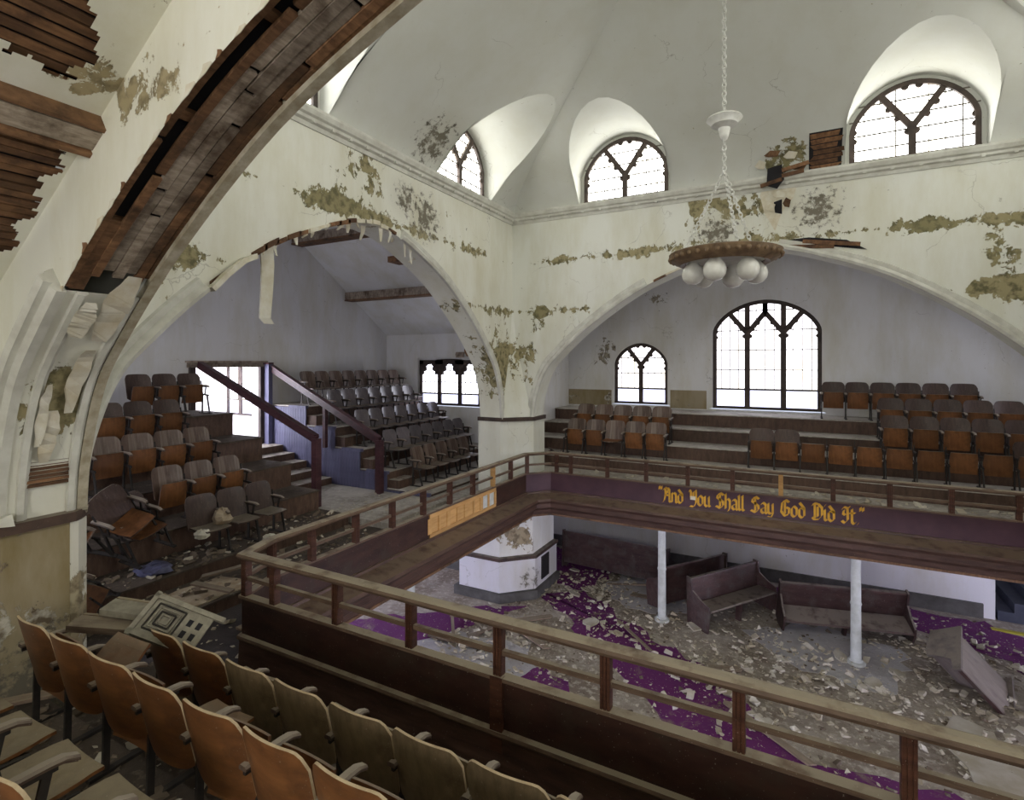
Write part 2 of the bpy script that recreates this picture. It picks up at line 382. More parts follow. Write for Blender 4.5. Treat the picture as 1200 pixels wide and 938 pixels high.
def arch_trim(name, axis, plane, sign, c, a, q0, q1, prof, mat, parent, legs=None):
    """profile (r into the wall, o out of the wall), both in survey units, swept along the arch"""
    f = mp(axis, plane); pts = [(c+a*q, z) for q, z in ARCH if q0 <= q <= q1]
    if q0 <= -1 and legs is not None: pts = [(c-a, legs)] + pts
    if q1 >= 1 and legs is not None: pts = pts + [(c+a, legs)]
    rows = []
    for i, (s, z) in enumerate(pts):
        s2, z2 = pts[min(i+1, len(pts)-1)]; s1, z1 = pts[max(i-1, 0)]
        L = math.hypot(s2-s1, z2-z1); nx, nz = -(z2-z1)/L, (s2-s1)/L
        rows.append([f(s+nx*r, z+nz*r, sign*oo) for r, oo in prof])
    b = MB(); b.grid(rows, cv=True); m = len(prof); n = len(rows)
    b.f.append(tuple(range(m))); b.f.append(tuple((n-1)*m+j for j in range(m)))
    return b.build(name, mat, parent, True)

wl = arch_wall('wall_left', 'X', XL, XL-TH, .9, 5.92, 3.32, 2.04, 'wall_left', 'peeling white wall with the broken arch opening to the left gallery', matb='arm_left')
wb = arch_wall('wall_back', 'Y', YB, YB+TH, -3.27, 2.51, -.39, 2.33, 'wall_back', 'peeling white wall with the wide arch around the three-light window', matb='arm_back')
wn = arch_wall('wall_near', 'Y', YN, YN-TH, -3.27, 2.51, -.39, 2.33, 'wall_near', 'white wall of the near arch with its soffit boards laid bare', soffit=((-1, -.765), (.35, 1)), matb='arm_near')
wr = arch_wall('wall_right', 'X', XR, XR+TH, .9, 5.92, 3.40, 1.95, 'wall_back', 'white wall with the arch to the right gallery', matb='arm_back')
roll = [(-.012, 0), (-.012, .03), (.01, .042), (.03, .03), (.04, .012), (.06, .02), (.075, .02), (.085, 0)]
arch_trim('arch_moulding', 'Y', YB, -1, -.39, 2.33, -1, -.40, roll, 'trim', wb)
arch_trim('arch_moulding', 'Y', YB, -1, -.39, 2.33, .10, 1, roll, 'trim', wb)
arch_trim('arch_moulding', 'X', XL, 1, 3.32, 2.04, -1, -.70, roll, 'trim', wl)
arch_trim('arch_moulding', 'X', XL, 1, 3.32, 2.04, .12, 1, roll, 'trim', wl)
big = [(-.01, -.01), (-.01, .02), (.012, .035), (.03, .02), (.034, .045), (.06, .055), (.075, .03), (.085, .03), (.10, .012), (.11, -.005)]
arch_trim('arch_moulding', 'Y', YN-TH, -1, -.39, 2.33, -1, -.765, big, 'trim', wn, legs=-.62)
arch_trim('arch_moulding', 'Y', YN, 1, -.39, 2.33, -1, -.05, [(-.016, -.03), (-.016, .008), (.006, .016), (.026, .008), (.026, -.02)], 'torn_edge', wn, legs=-.62)
inn = [(.0, 0), (-.018, .0), (-.022, .02), (-.01, .035), (0, .035)]
arch_trim('soffit_bead', 'Y', YN-.065, 1, -.39, 2.33, -1, -.765, inn, 'trim', wn, legs=-.62)
arch_trim('soffit_bead', 'Y', YN-TH+.04, 1, -.39, 2.33, -1, -.765, inn, 'trim', wn, legs=-.62)
# ---- bare soffit of the near arch: cavity painted near-black and boards bent along the arch
b = MB(); pts = [(-.39+2.33*q, z) for q, z in ARCH if -.78 <= q <= .36]
b.grid([[P(s, YN, z+.05), P(s, YN-TH, z+.05)] for s, z in pts]); b.build('cavity', 'void_shade', wn)
def arch_board(y0, y1, qa, qb, rr, th, mat, name='soffit_board', skew=0):
    rows = []; n = max(4, int(abs(qb-qa)*26))
    for i in range(n+1):
        q = qa+(qb-qa)*i/n; z = lerp_tab(ARCH, q); dz = (lerp_tab(ARCH, q+.01)-lerp_tab(ARCH, q-.01))/(.02*2.33)
        L = math.hypot(1, dz); nx, nz = -dz/L, 1/L; s = -.39+2.33*q; yy = skew*(i/n-.5)
        rows.append([P(s+nx*r, y+yy, z+nz*r) for r, y in ((rr, y0), (rr, y1), (rr+th, y1), (rr+th, y0))])
    m = MB(); m.grid(rows, cv=True); m.f += [(0, 1, 2, 3), tuple(4*n+k for k in range(4))]
    return m.build(name, mat, wn)
rs = random.Random(3)
for k, (y0, y1, mt, cuts) in enumerate([(.907, .926, 'board_brown', (-.79, -.55, -.2, .3)), (.962, .988, 'board_brown', (-.77, -.6, -.33, .3)),
        (.99, 1.024, 'boards', (-.76, -.62, -.42, -.1, .34)), (1.027, 1.062, 'boards', (-.77, -.66, -.45, -.22, .34)),
        (1.064, 1.096, 'boards', (-.76, -.5, -.28, .34)), (1.099, 1.13, 'board_brown', (-.775, -.58, -.38, 0, .34)), (1.132, 1.16, 'board_brown', (-.765, -.44, -.2, .34))]):
    for i in range(len(cuts)-1):
        arch_board(y0, y1, cuts[i]+.004, cuts[i+1]-.002, .006+rs.random()*.008, .012, mt, skew=rs.uniform(-.004, .004))
arch_board(.918, .965, -.79, -.68, .012, .012, 'board_brown')
arch_board(.918, .965, -.30, .30, .012, .012, 'board_brown')
for q in (-.69, -.52, -.36): arch_board(.905, .975, q, q+.012, .022, .02, 'board_brown', 'soffit_batten')
# ragged plaster edge along the board strip
rt = random.Random(21)
for i in range(34):
    q0 = -.80+.034*i; w = rt.uniform(.012, .03); r1 = rt.uniform(.008, .028)
    def ed(q, r):
        z = lerp_tab(ARCH, q); dz = (lerp_tab(ARCH, q+.01)-lerp_tab(ARCH, q-.01))/(.02*2.33); L = math.hypot(1, dz); return P(-.39+2.33*q-dz/L*r, YN-TH-.002, z+r/L)
    pts = [ed(q0, -.004), ed(q0+w*.5, -.008), ed(q0+w, -.003), ed(q0+w*.95, r1*.3), ed(q0+w*.55, r1), ed(q0+w*.4, r1*.35)]
    MB().prism(pts, (0, -.004, 0)).build('torn_plaster', ('torn', 'tornwhite', 'lath')[i % 3], wn)
# torn plaster left on the soffit at its lower edge
def torn(name, parent, pts, th, mat, nrm):
    """jagged flake: outline points (world) pushed out by th along nrm"""
    m = MB(); m.prism(pts, Vector(nrm)*th); return m.build(name, mat, parent)
def soff(q, y, off=0):
    z = lerp_tab(ARCH, q); dz = (lerp_tab(ARCH, q+.01)-lerp_tab(ARCH, q-.01))/(.02*2.33); L = math.hypot(1, dz)
    return P(-.39+2.33*q+dz/L*off, y, z-off/L)
def soffit_flake(q0, q1, y0, y1, off, mat, seed):
    r = random.Random(seed); n = 7; up = []; lo = []
    for i in range(n+1):
        q = q0+(q1-q0)*i/n; e = math.sin(math.pi*(i+.5)/(n+1))**.4
        yc, hw = (y0+y1)/2, (y1-y0)/2*e
        up.append(soff(q, yc+hw*r.uniform(.7, 1), off+r.uniform(0, .012))); lo.append(soff(q, yc-hw*r.uniform(.7, 1), off+r.uniform(0, .012)))
    m = MB(); m.grid([up, lo]); m.grid([[p+Vector((.02, 0, .02)) for p in up], [p+Vector((.02, 0, .02)) for p in lo]])
    return m.build('torn_plaster', mat, wn)
soffit_flake(-.86, -.755, 1.02, 1.13, .02, 'torn', 1); soffit_flake(-.85, -.80, .94, 1.02, .035, 'tornwhite', 2)
soffit_flake(-.955, -.88, 1.03, 1.10, .015, 'torn', 3); soffit_flake(-.985, -.955, .98, 1.05, .012, 'torn', 4); soffit_flake(-.975, -.93, .96, 1.0, .02, 'tornwhite', 5)
# jamb of the near arch: lath patch, capping band, bare lower pier
def jamb_box(x0, x1, y0, y1, z0, z1, name, mat, parent=wn): 
    return MB().bb(P(x0, y0, z0), P(x1, y1, z1)).build(name, mat, parent)
for i in range(9):
    z = -.50+.0165*i; jamb_box(-2.735, -2.695+rs.uniform(0, .012), .955+rs.uniform(0, .01), 1.13-rs.uniform(0, .015), z, z+.0125, 'lath', 'lath')
jamb_box(-2.95, -2.714, .935, 1.14, -.512, -.345, 'lath_backing', 'void_shade')
def pier_block(x0, x1, y0, y1, ch, z0, z1, name, mat, parent, corner):
    """block whose corner towards the crossing is cut off; corner=(sx,sy)"""
    pts = [(x0, y0), (x1, y0), (x1, y1), (x0, y1)]; cx = x1 if corner[0] > 0 else x0; cy = y1 if corner[1] > 0 else y0; out = []
    for x, y in pts:
        if (x, y) == (cx, cy):
            a = (x-corner[0]*ch, y); b2 = (x, y-corner[1]*ch)
            i = len(out); prev = out[-1] if out else pts[-1]
            first = a if abs(prev[1]-y) < 1e-9 else b2
            out += [first, b2 if first is a else a]
        else: out.append((x, y))
    return MB().prism([P(x, y, z0) for x, y in out], Vector((0, 0, H*(z1-z0)))).build(name, mat, parent)
# near pier: tan bare plaster below the band
pier_block(-3.3, -2.69, .86, 1.185, .07, -1.7, -.66, 'pier_plaster', 'pier_bare', wn, (1, 1))
pier_block(-3.3, -2.665, .84, 1.205, .08, -.665, -.625, 'pier_band', 'bandwood', wn, (1, 1))
pier_block(-3.0, -2.685, 1.11, 1.19, .05, -1.7, -.67, 'flaking_corner', 'pier', wn, (1, 1))
MB().bb(P(-2.76, .80, -1.7), P(-2.672, .855, -.7)).build('wall_strip', 'pier_bare', wn)
# far pier
pier_block(-3.3, -2.715, 5.365, 5.95, .28, -1.7, -.655, 'pier_plaster', 'wall_back', wb, (1, -1))
pier_block(-3.3, -2.695, 5.345, 5.95, .28, -.68, -.635, 'pier_band', 'bandwood', wb, (1, -1))
rows = []
for i in range(13):
    t = i/12; k = (1-t)**1.7; z = -.64+1.5*t
    rows.append([P(-2.998, 5.65-.285*k, z), P(-2.998+.14*k, 5.648-.14*k, z), P(-3.0+.285*k, 5.648, z)])
MB().grid(rows).build('corner_web', 'wall_back', wb, True)
# ground storey of the far pier: broad white octagon with band and base
pier_block(-3.45, -2.62, 5.19, 6.1, .30, ZG+.09, -2.22, 'pier_base', 'ground_wall', wb, (1, -1))
pier_block(-3.5, -2.60, 5.17, 6.1, .31, -2.22, -2.185, 'pier_band', 'bandwood', wb, (1, -1))
pier_block(-3.35, -2.66, 5.23, 6.1, .28, -2.19, -1.66, 'pier_shaft', 'pier', wb, (1, -1))
pier_block(-3.5, -2.58, 5.15, 6.1, .31, ZG, ZG+.10, 'pier_plinth', 'skirting', wb, (1, -1))
MB().bb(P(-2.625, 5.65, -2.52), P(-2.608, 5.85, -2.26)).build('black_panel', 'black', wb)  # flat black panel set on the pier face
MB().bb(P(-4.3, 5.75, ZG), P(-3.4, 5.85, -2.12)).build('low_wall', 'ground_wall', wb)
MB().bb(P(-4.3, 5.74, ZG), P(-3.4, 5.86, ZG+.17)).build('plinth', 'skirting', wb)

# ---------------------------------------------------------------- vault with lunettes
FS = [(0, 1.74), (.03, 1.86), (.10, 2.03), (.235, 2.25), (.4, 2.50), (.53, 2.69), (.66, 2.87), (.8, 3.03), (1, 3.13)]
_fd = [(x, z) for x, z in _dense(FS, 8)]
def fz(s): return lerp_tab(_fd, s)
_inv = [(z, x) for x, z in _fd]
def finv(z): return lerp_tab(_inv, z)
LW, LZS, LZA = .50, 2.06, 2.475
def head(u): return max(0, 1-abs(u)**1.9)**.62
def ztun(u): return LZS+(LZA-LZS)*head(u)
def vault_panel(name, V, a0, a1, D, centers, label):
    ca, half = (a0+a1)/2, (a1-a0)/2; cols = []
    edges = sorted([c-LW for c in centers]+[c+LW for c in centers])
    def dm(a): return D*max(0, 1-abs(a-ca)/half)
    def colm(a, d0):
        d1 = max(dm(a), d0)
        return [V(a, d0+(d1-d0)*(k/18)**1.3, fz((d0+(d1-d0)*(k/18)**1.3)/D)) for k in range(19)]
    a = a0; N = 16
    marks = [a0]+edges+[a1]
    for i in range(len(marks)-1):
        lo, hi = marks[i], marks[i+1]; inside = (i % 2 == 1)
        for k in range(N+1):
            x = lo+(hi-lo)*k/N
            if inside:
                t = (lo+hi)/2; x = t-(hi-lo)/2*math.cos(math.pi*k/N)
                cols.append(colm(x, D*finv(ztun((x-t)/LW))))
            else: cols.append(colm(x, 0))
        if i < len(marks)-2: pass
    o = struct(MB().grid(cols).build(name, 'vault', None, True), label, 'ceiling')
    for c in centers:
        m = MB(); rows = []
        for k in range(N+1):
            x = c-LW*math.cos(math.pi*k/N); z = ztun((x-c)/LW); d = D*finv(z)
            rows.append([V(x, -.05+(d+.05)*j/6, z) for j in range(7)])
        m.grid(rows)
        for sgn in (-1, 1):
            x = c+sgn*LW; ds = D*finv(LZS)
            m.grid([[V(x, ds*j/10, fz(ds*j/10/D)), V(x, ds*j/10, LZS)] for j in range(11)])
            m.grid([[V(x, -.05, 1.70), V(x, -.05, LZS)], [V(x, 0, 1.70), V(x, 0, LZS)]])
        m.build('lunette', 'vault', o, True)
        s = MB().grid([[V(c-LW, -.05, 1.765), V(c+LW, -.05, 1.765)], [V(c-LW, .02, 1.765), V(c+LW, .02, 1.765)]]).build('lunette_sill', 'trim', o)
    return o
VB = lambda a, d, z: P(a, YB-d, z)
VL = lambda a, d, z: P(XL+d, a, z)
VR = lambda a, d, z: P(XR-d, a, z)
VN = lambda a, d, z: P(a, YN+d, z)
LB = (-1.64, .88); LL = (2.27, 4.58)
vault_panel('ceiling', VB, XL, XR, CY-YN, LB, 'smooth grey-white vault side above the wide back arch with two window lunettes')
vault_panel('ceiling', VL, YN, YB, CX-XL, LL, 'smooth grey-white vault side above the left gallery arch')
vault_panel('ceiling', VR, YN, YB, CX-XL, LL, 'vault side above the right gallery arch')
vault_panel('ceiling', VN, XL, XR, CY-YN, LB, 'vault side above the near arch')
# cornice round the crossing
cor = [(0, -.10), (.012, -.10), (.02, -.07), (.045, -.06), (.05, -.04), (.07, -.03), (.085, .0), (.085, .02), (.0, .03)]
cor = [(o*H, z*H) for o, z in cor]
zc = 1.735
for nm, a, b2 in (('left', (XL, YN, zc), (XL, YB, zc)), ('back', (XL, YB, zc), (XR, YB, zc)), ('right', (XR, YB, zc), (XR, YN, zc)), ('near', (XR, YN, zc), (XL, YN, zc))):
    o = MB().sweep([P(*a), P(*b2)], cor).build('trim_'+{'left': '1', 'back': '2', 'right': '3', 'near': '4'}[nm], 'trim')
    struct(o, {'left': 'chipped moulded cornice above the left gallery arch', 'back': 'chipped moulded cornice above the wide back arch', 'right': 'moulded cornice above the right gallery arch', 'near': 'moulded cornice above the near arch'}[nm], 'cornice')
    n = 26
    if nm in ('left', 'back'):
        A, B = P(*a), P(*b2); nrm = Vector((1, 0, 0)) if nm == 'left' else Vector((0, -1, 0))
        dent = MB().box((0, 0, 0), (.05, .05, .04)).mesh('cornice_boss', 'trim')
        for i in range(n): inst('cornice_boss', dent, o, A+(B-A)*(i+.5)/n+nrm*.08+Vector((0, 0, -.125)))

# ---------------------------------------------------------------- gothic windows
WN = [0]
def window(F, w, z0, zs, za, lights, gmat, label, dep=.05, band=.22, sash=True, surround=None, smat='arm_back', tr=.055, simple=False, sd=0.0):
    """F(s,z,d)->world; s,z,d in survey units (s from the window's middle, d into the room)"""
    WN[0] += 1
    root = thing('window_%d' % WN[0], label, 'window', F(0, z0, 0), kind='structure')
    inv = Matrix.Translation(-F(0, z0, 0))
    def bld(mb, nm, mt, smooth=False, par=root):
        mb.v = [tuple(inv @ Vector(v)) for v in mb.v]; return mb.build(nm, mt, par, smooth)
    def top(s): return zs+(za-zs)*head(s/w)
    N = 24
    out = [(-w, z0)]+[(-w*math.cos(math.pi*k/N), top(-w*math.cos(math.pi*k/N))) for k in range(N+1)]+[(w, z0)]
    def inset(k, t):
        s, z = out[k]; a = out[max(k-1, 0)]; c = out[min(k+1, len(out)-1)]
        L = math.hypot(c[0]-a[0], c[1]-a[1]) or 1; return (s+(c[1]-a[1])/L*t, z-(c[0]-a[0])/L*t)
    fr = [[F(*out[k], -dep*.4), F(*out[k], dep*.5), F(*inset(k, tr), dep*.5), F(*inset(k, tr), -dep*.4)] for k in range(len(out))]
    m = MB(); m.grid(fr, cv=True); m.bb(F(-w, z0, -dep*.4), F(w, z0+tr*.7, dep*.8)); bld(m, 'frame', 'tracery')
    if surround:
        sw, sz = surround; m = MB(); loop = []
        for k in range(len(out)):
            s, z = out[k]
            loop.append([F(s, z, 0.0), F(s, z, sd), F(max(-sw, min(sw, s*sw/w)), sz, sd)] if 0 < k < len(out)-1 else [F(s, z0, 0), F(s, z0, sd), F(math.copysign(sw, s), z0, sd)])
        loop[1] = [F(-w, zs, 0), F(-w, zs, sd), F(-sw, sz, sd)]; loop[-2] = [F(w, zs, 0), F(w, zs, sd), F(sw, sz, sd)]
        m.grid(loop); bld(m, 'surround', smat)
    # mullions and tracery
    xs = [-w+2*w*i/lights for i in range(lights+1)]
    zb = zs-.02
    mt = tr*1.3
    if not simple:
        t = MB()
        def br(a, b2): t.bar(F(*a, .0), F(*b2, .0), mt*H, dep*H*.8, up=F(0, 0, 1)-F(0, 0, 0))
        def cusp(s, z, r=.022):
            c = F(s, z, 0); e = F(0, 0, dep*.6)-F(0, 0, 0); pts = [F(s+r*math.cos(k*math.pi/4), z+r*math.sin(k*math.pi/4), -dep*.3) for k in range(8)]
            t.prism(pts, e)
        for i, x in enumerate(xs[1:-1]):
            mm = MB(); mm.bar(F(x, z0, 0), F(x, zb+.05, 0), mt*H*1.05, dep*H, up=F(0, 0, 1)-F(0, 0, 0)); bld(mm, 'mullion', 'tracery')
            lw = 2*w/lights
            if lights == 2:
                for sg in (-1, 1):
                    e = (x+sg*lw*.52, top(x+sg*lw*.52)); br((x, zb), e)
                    for f in (.35, .62): cusp(x+(e[0]-x)*f+sg*.02, zb+(e[1]-zb)*f-.02, .026)
                cusp(x-.03, zb-.03, .028); cusp(x+.03, zb-.03, .028); cusp(x-.05, top(x)-.045, .03); cusp(x+.05, top(x)-.045, .03)
            else:
                br((x, zb), (x, top(x)))
                sgn = 1 if x > 0 else -1
                e = (x+sgn*lw*.55, top(x+sgn*lw*.55)); br((x, zb), e); br((x, zb), (0, zb+(za-zb)*.62)); br((0, zb+(za-zb)*.6), (0, za))
                for f in (.3, .6):
                    cusp(x+(e[0]-x)*f, zb+(e[1]-zb)*f-.025, .03); cusp(x*(1-f), zb+(za-zb)*.6*f-.025, .03)
                cusp(x-.035, zb-.04, .03); cusp(x+.035, zb-.04, .03)
        for sg in (-1, 1):
            for dz in (0, .08): cusp(sg*(w-tr*.9), zs-.02-dz+.03, .025)
        bld(t, 'tracery', 'tracery')
    else:
        for i, x in enumerate(xs[1:-1]):
            mm = MB(); mm.bar(F(x, z0, 0), F(x, top(x), 0), mt*H*1.05, dep*H, up=F(0, 0, 1)-F(0, 0, 0)); bld(mm, 'mullion', 'tracery')
    # panes, one per light and band, and the lead between them
    ld = MB()
    for i in range(lights):
        s0, s1 = xs[i], xs[i+1]; z = z0; k = 0; zmax = max(top(s0+(s1-s0)*j/6) for j in range(7))
        while z < zmax:
            zn = min(z+band, zmax); bot = []; tp = []
            for j in range(9):
                s = s0+(s1-s0)*j/8; tt = min(zn, top(s))
                if tt > z+.004 or (0 < j < 8): bot.append(F(s, min(z, tt), -dep*.1)); tp.append(F(s, max(tt, min(z, tt)), -dep*.1))
            if len(bot) > 1:
                bld(MB().grid([bot, tp]), 'pane', 'g_sash' if (sash and k == 0) else gmat)
            ld.bb(F(s0, zn-.006, -.012), F(s1, zn+.006, .004)) if top((s0+s1)/2) > zn else None
            z = zn; k += 1
        for j in (1, 2, 3):
            s = s0+(s1-s0)*j/4; ld.bb(F(s-.0045, z0+(band if sash else 0), -.012), F(s+.0045, top(s)-.01, .002))
        if sash: ld.bb(F(s0, z0+band-.013, -.015), F(s1, z0+band+.013, .012))
    bld(ld, 'lead_came', 'lead')
    return root
# clerestory: panes stand in the wall plane at the end of each lunette
lun = {'sw': .56, 'sz': 2.6}
for c, nm in zip(LB, ('deep lunette beside the vault crease', 'deep lunette right of the chandelier chain')):
    window(lambda s, z, d, c=c: P(c+s, YB+.05-d, z), .46, 1.765, 2.05, 2.435, 2, 'g_cler', 'two-light arched clerestory window in the '+nm, surround=(.56, 2.6), smat='vault', sash=False, band=.13, tr=.04)
for c, nm in zip(LL, ('half hidden behind the near arch', 'narrow in view beside the vault crease')):
    window(lambda s, z, d, c=c: P(XL-.05+d, c-s, z), .46, 1.765, 2.05, 2.435, 2, 'g_cler', 'two-light arched clerestory window of the left vault side, '+nm, surround=(.56, 2.6), smat='vault', sash=False, band=.13, tr=.04)
for i, c in enumerate(LL):
    window(lambda s, z, d, c=c: P(XR+.05-d, c+s, z), .46, 1.765, 2.05, 2.435, 2, 'g_clear', 'clerestory window of the right vault side, '+('toward the near arch', 'toward the back arch')[i], surround=(.56, 2.6), smat='vault', sash=False, simple=True, tr=.04)
for i, c in enumerate(LB):
    window(lambda s, z, d, c=c: P(c-s, YN-.05+d, z), .46, 1.765, 2.05, 2.435, 2, 'g_clear', 'clerestory window of the near vault side, '+('toward the left', 'toward the right')[i]+' gallery', surround=(.56, 2.6), smat='vault', sash=False, simple=True, tr=.04)

# ---------------------------------------------------------------- arms
def holed(name, axis, plane, th, s0, s1, z0, z1, holes, mat, label, cat='wall'):
    """flat wall with rectangular holes (hs0,hs1,hz0,hz1)"""
    ss = sorted({s0, s1, *[h[0] for h in holes], *[h[1] for h in holes]}); zs_ = sorted({z0, z1, *[h[2] for h in holes], *[h[3] for h in holes]})
    b = MB(); f, g = mp(axis, plane), mp(axis, plane+th)
    for i in range(len(ss)-1):
        for j in range(len(zs_)-1):
            cs, cz = (ss[i]+ss[i+1])/2, (zs_[j]+zs_[j+1])/2
            if any(h[0] < cs < h[1] and h[2] < cz < h[3] for h in holes): continue
            for m in (f, g): b.grid([[m(ss[i], zs_[j]), m(ss[i+1], zs_[j])], [m(ss[i], zs_[j+1]), m(ss[i+1], zs_[j+1])]])
    for h in holes:
        a = [(h[0], h[2]), (h[1], h[2]), (h[1], h[3]), (h[0], h[3])]
        b.grid([[f(*p) for p in a], [g(*p) for p in a]], cv=True)
    a = [(s0, z0), (s1, z0), (s1, z1), (s0, z1)]; b.grid([[f(*p) for p in a], [g(*p) for p in a]], cv=True)
    return struct(b.build(name, mat), label, cat)
YBB = 7.95; XLB = -6.3; YLR = 7.2; XBL = -3.2
# back arm
holed('wall_chancel', 'Y', YBB, .2, -3.4, 2.7, -1.66, 2.0, [(-1.08, .33, -.66, .90), (-2.49, -1.63, -.64, .33)], 'arm_back', 'plain white rear wall around the three-light window')
window(lambda s, z, d: P(-.375+s, YBB+.06-d, z), .665, -.64, .42, .85, 3, 'g_back', 'tall three-light gothic window above the empty tiers', surround=(.72, .915), sd=.062, smat='arm_back', band=.27, tr=.05)
window(lambda s, z, d: P(-2.06+s, YBB+.06-d, z), .40, -.62, -.02, .29, 2, 'g_back', 'small two-light gothic window behind the left chair block', surround=(.44, .34), sd=.062, smat='arm_back', band=.23, tr=.045)
m = MB(); m.bb(P(-3.2, YBB-.006, -.66), P(-2.5, YBB+.01, -.42)); m.bb(P(-1.62, YBB-.006, -.66), P(-1.12, YBB+.01, -.40)); struct(m.build('trim_5', 'pier_bare'), 'grey unpainted dado strips below the back windows', 'dado')
holed('wall_side', 'X', XBL-.07, .07, 5.9, YBB+.2, ZG, 2.0, [], 'arm_back', 'narrow peeling side wall left of the small gothic window')
window(lambda s, z, d: P(2.64-d, 6.9+s, z), .45, -.5, .1, .3, 2, 'g_side', 'added unseen two-light window in the right side wall of the back gallery', simple=True)  # window added out of view to brighten the back gallery
holed('wall_side', 'X', 2.6, .1, 5.9, YBB+.2, -1.66, 2.0, [(6.43, 7.37, -.52, .32)], 'arm_back', 'right side wall of the back gallery')
m = MB(); m.grid([[P(XBL-.1, y, .44), P(-1.1, y, 1.9), P(.5, y, 1.9), P(2.7, y, .44)] for y in (5.9, YBB+.2)]); struct(m.build('ceiling', 'arm_back'), 'sloped white ceiling of the back gallery', 'ceiling')
m = MB(); m.bb(P(XBL, 5.95, -.68), P(XBL+.03, 6.9, -.64)); struct(m.build('trim_6', 'bandwood'), 'dark dado rail on the narrow side wall', 'trim')
# left arm
holed('wall_left_gallery', 'X', XLB, -.12, -.6, YLR+.2, -1.70, 2.0, [(3.82, 4.68, -1.10, -.05)], 'arm_left', 'tall white end wall of the left gallery around the bright doorway')
holed('wall_gallery_side', 'Y', YLR, .15, XLB-.1, -3.255, ZG, 1.9, [(-5.62, -4.37, -.72, .08)], 'arm_left', 'low white side wall around the three-light oak window')
window(lambda s, z, d: P(-4.995+s, YLR+.04-d, z), .60, -.70, -.06, .06, 3, 'g_side', 'square-headed three-light gothic window in the low gallery wall', surround=(.625, .08), smat='arm_left', band=.19, tr=.05, simple=True)
wt = MB()
for i in range(3):      # cusped heads of the three lights
    c = -4.995-.40+.40*i
    for s0, s1, z0, z1 in ((-.2, -.12, -.20, .04), (.12, .2, -.20, .04), (-.2, .2, -.03, .04)): wt.bb(P(c+s0, YLR+.01, z0), P(c+s1, YLR+.06, z1))
    for dx, dz, r in ((-.11, -.1, .05), (.11, -.1, .05), (-.09, -.02, .05), (.09, -.02, .05)):
        wt.prism([P(c+dx+r*math.cos(k*math.pi/4), YLR+.012, dz+r*math.sin(k*math.pi/4)) for k in range(8)], (0, .08, 0))
struct(wt.build('trim_7', 'tracery'), 'cusped dark wooden heads of the three gallery window lights', 'tracery')
m = MB(); sl = .695
m.grid([[P(x, YLR+.1, .40), P(x, YLR-2.08, 1.9), P(x, 1.7, 1.9), P(x, -.5, .4)] for x in (XLB-.05, XL-TH+.02)]); lc = struct(m.build('ceiling', 'arm_left'), 'sloping stained ceiling of the left gallery with bare purlins', 'ceiling')
for Y, w in ((6.30, .075), (5.30, .085)):
    z = .458+sl*(YLR-Y)
    m = MB(); m.bb(P(XLB, Y-w, z-.10), P(XL-TH, Y+w, z+.02)); m.build('purlin', 'boards', lc)
    MB().bb(P(XLB, Y-w-.008, z-.115), P(XL-TH, Y+w+.008, z-.095)).build('purlin_soffit', 'board_brown', lc)
m = MB(); m.bb(P(-4.9, 5.62, 1.36), P(-4.45, 5.86, 1.44)); m.build('bare_patch', 'lath', lc)
window(lambda s, z, d: P(-5.0-s, -.54+d, z), .60, -.70, -.06, .06, 3, 'g_hidden', 'added unseen three-light window facing the oak one across the left gallery', surround=(.625, .08), smat='arm_left', simple=True)  # unseen window added to brighten the gallery's end wall
holed('wall_gallery_far', 'Y', -.5, -.1, XLB-.1, -3.255, ZG, 1.9, [(-5.62, -4.37, -.72, .08)], 'arm_left', 'unseen far side wall of the left gallery')
# doorway
dr = thing('door_1', 'dark timber doorway casing with bright stair lobby beyond', 'doorway', P(XLB, 4.25, -1.1), kind='structure')
def dl(mb, nm, mt): 
    o = P(XLB, 4.25, -1.1); mb.v = [tuple(Vector(v)-o) for v in mb.v]; return mb.build(nm, mt, dr)
dl(MB().bb(P(XLB, 3.74, -.06), P(XLB+.05, 4.76, .0)), 'lintel', 'boards'); dl(MB().bb(P(XLB, 3.72, -.0), P(XLB+.07, 4.78, .02)), 'lintel_cap', 'boards')
dl(MB().bb(P(XLB, 4.68, -1.1), P(XLB+.05, 4.74, -.06)), 'jamb', 'tracery'); dl(MB().bb(P(XLB, 3.76, -1.1), P(XLB+.05, 3.82, -.06)), 'jamb', 'tracery')
# stair lobby behind the door
m = MB()
m.grid([[P(-6.42, 3.4, -1.1), P(-7.6, 3.4, -1.1)], [P(-6.42, 4.95, -1.1), P(-7.6, 4.95, -1.1)]]); m.grid([[P(-6.42, 3.4, .3), P(-7.6, 3.4, .3)], [P(-6.42, 4.95, .3), P(-7.6, 4.95, .3)]])
m.grid([[P(-7.6, 3.4, -1.1), P(-7.6, 4.95, -1.1)], [P(-7.6, 3.4, .3), P(-7.6, 4.95, .3)]])
m.grid([[P(-6.42, 3.4, -1.1), P(-7.6, 3.4, -1.1)], [P(-6.42, 3.4, .3), P(-7.6, 3.4, .3)]])
m.grid([[P(-6.42, 4.95, -1.1), P(-7.6, 4.95, -1.1)], [P(-6.42, 4.95, .3), P(-7.6, 4.95, .3)]])
struct(m.build('wall_lobby', 'doorwhite'), 'bright white lobby seen through the doorway', 'wall')
window(lambda s, z, d: P(-7.0+s, 4.93-d, z), .3, -.75, .1, .2, 2, 'g_side', 'small bright lobby window beyond the doorway', simple=True, tr=.04)
window(lambda s, z, d: P(-7.0-s, 3.42+d, z), .45, -.9, .1, .2, 2, 'g_hidden', 'added lobby window hidden beside the doorway', simple=True, tr=.03)  # window added out of sight to brighten the lobby

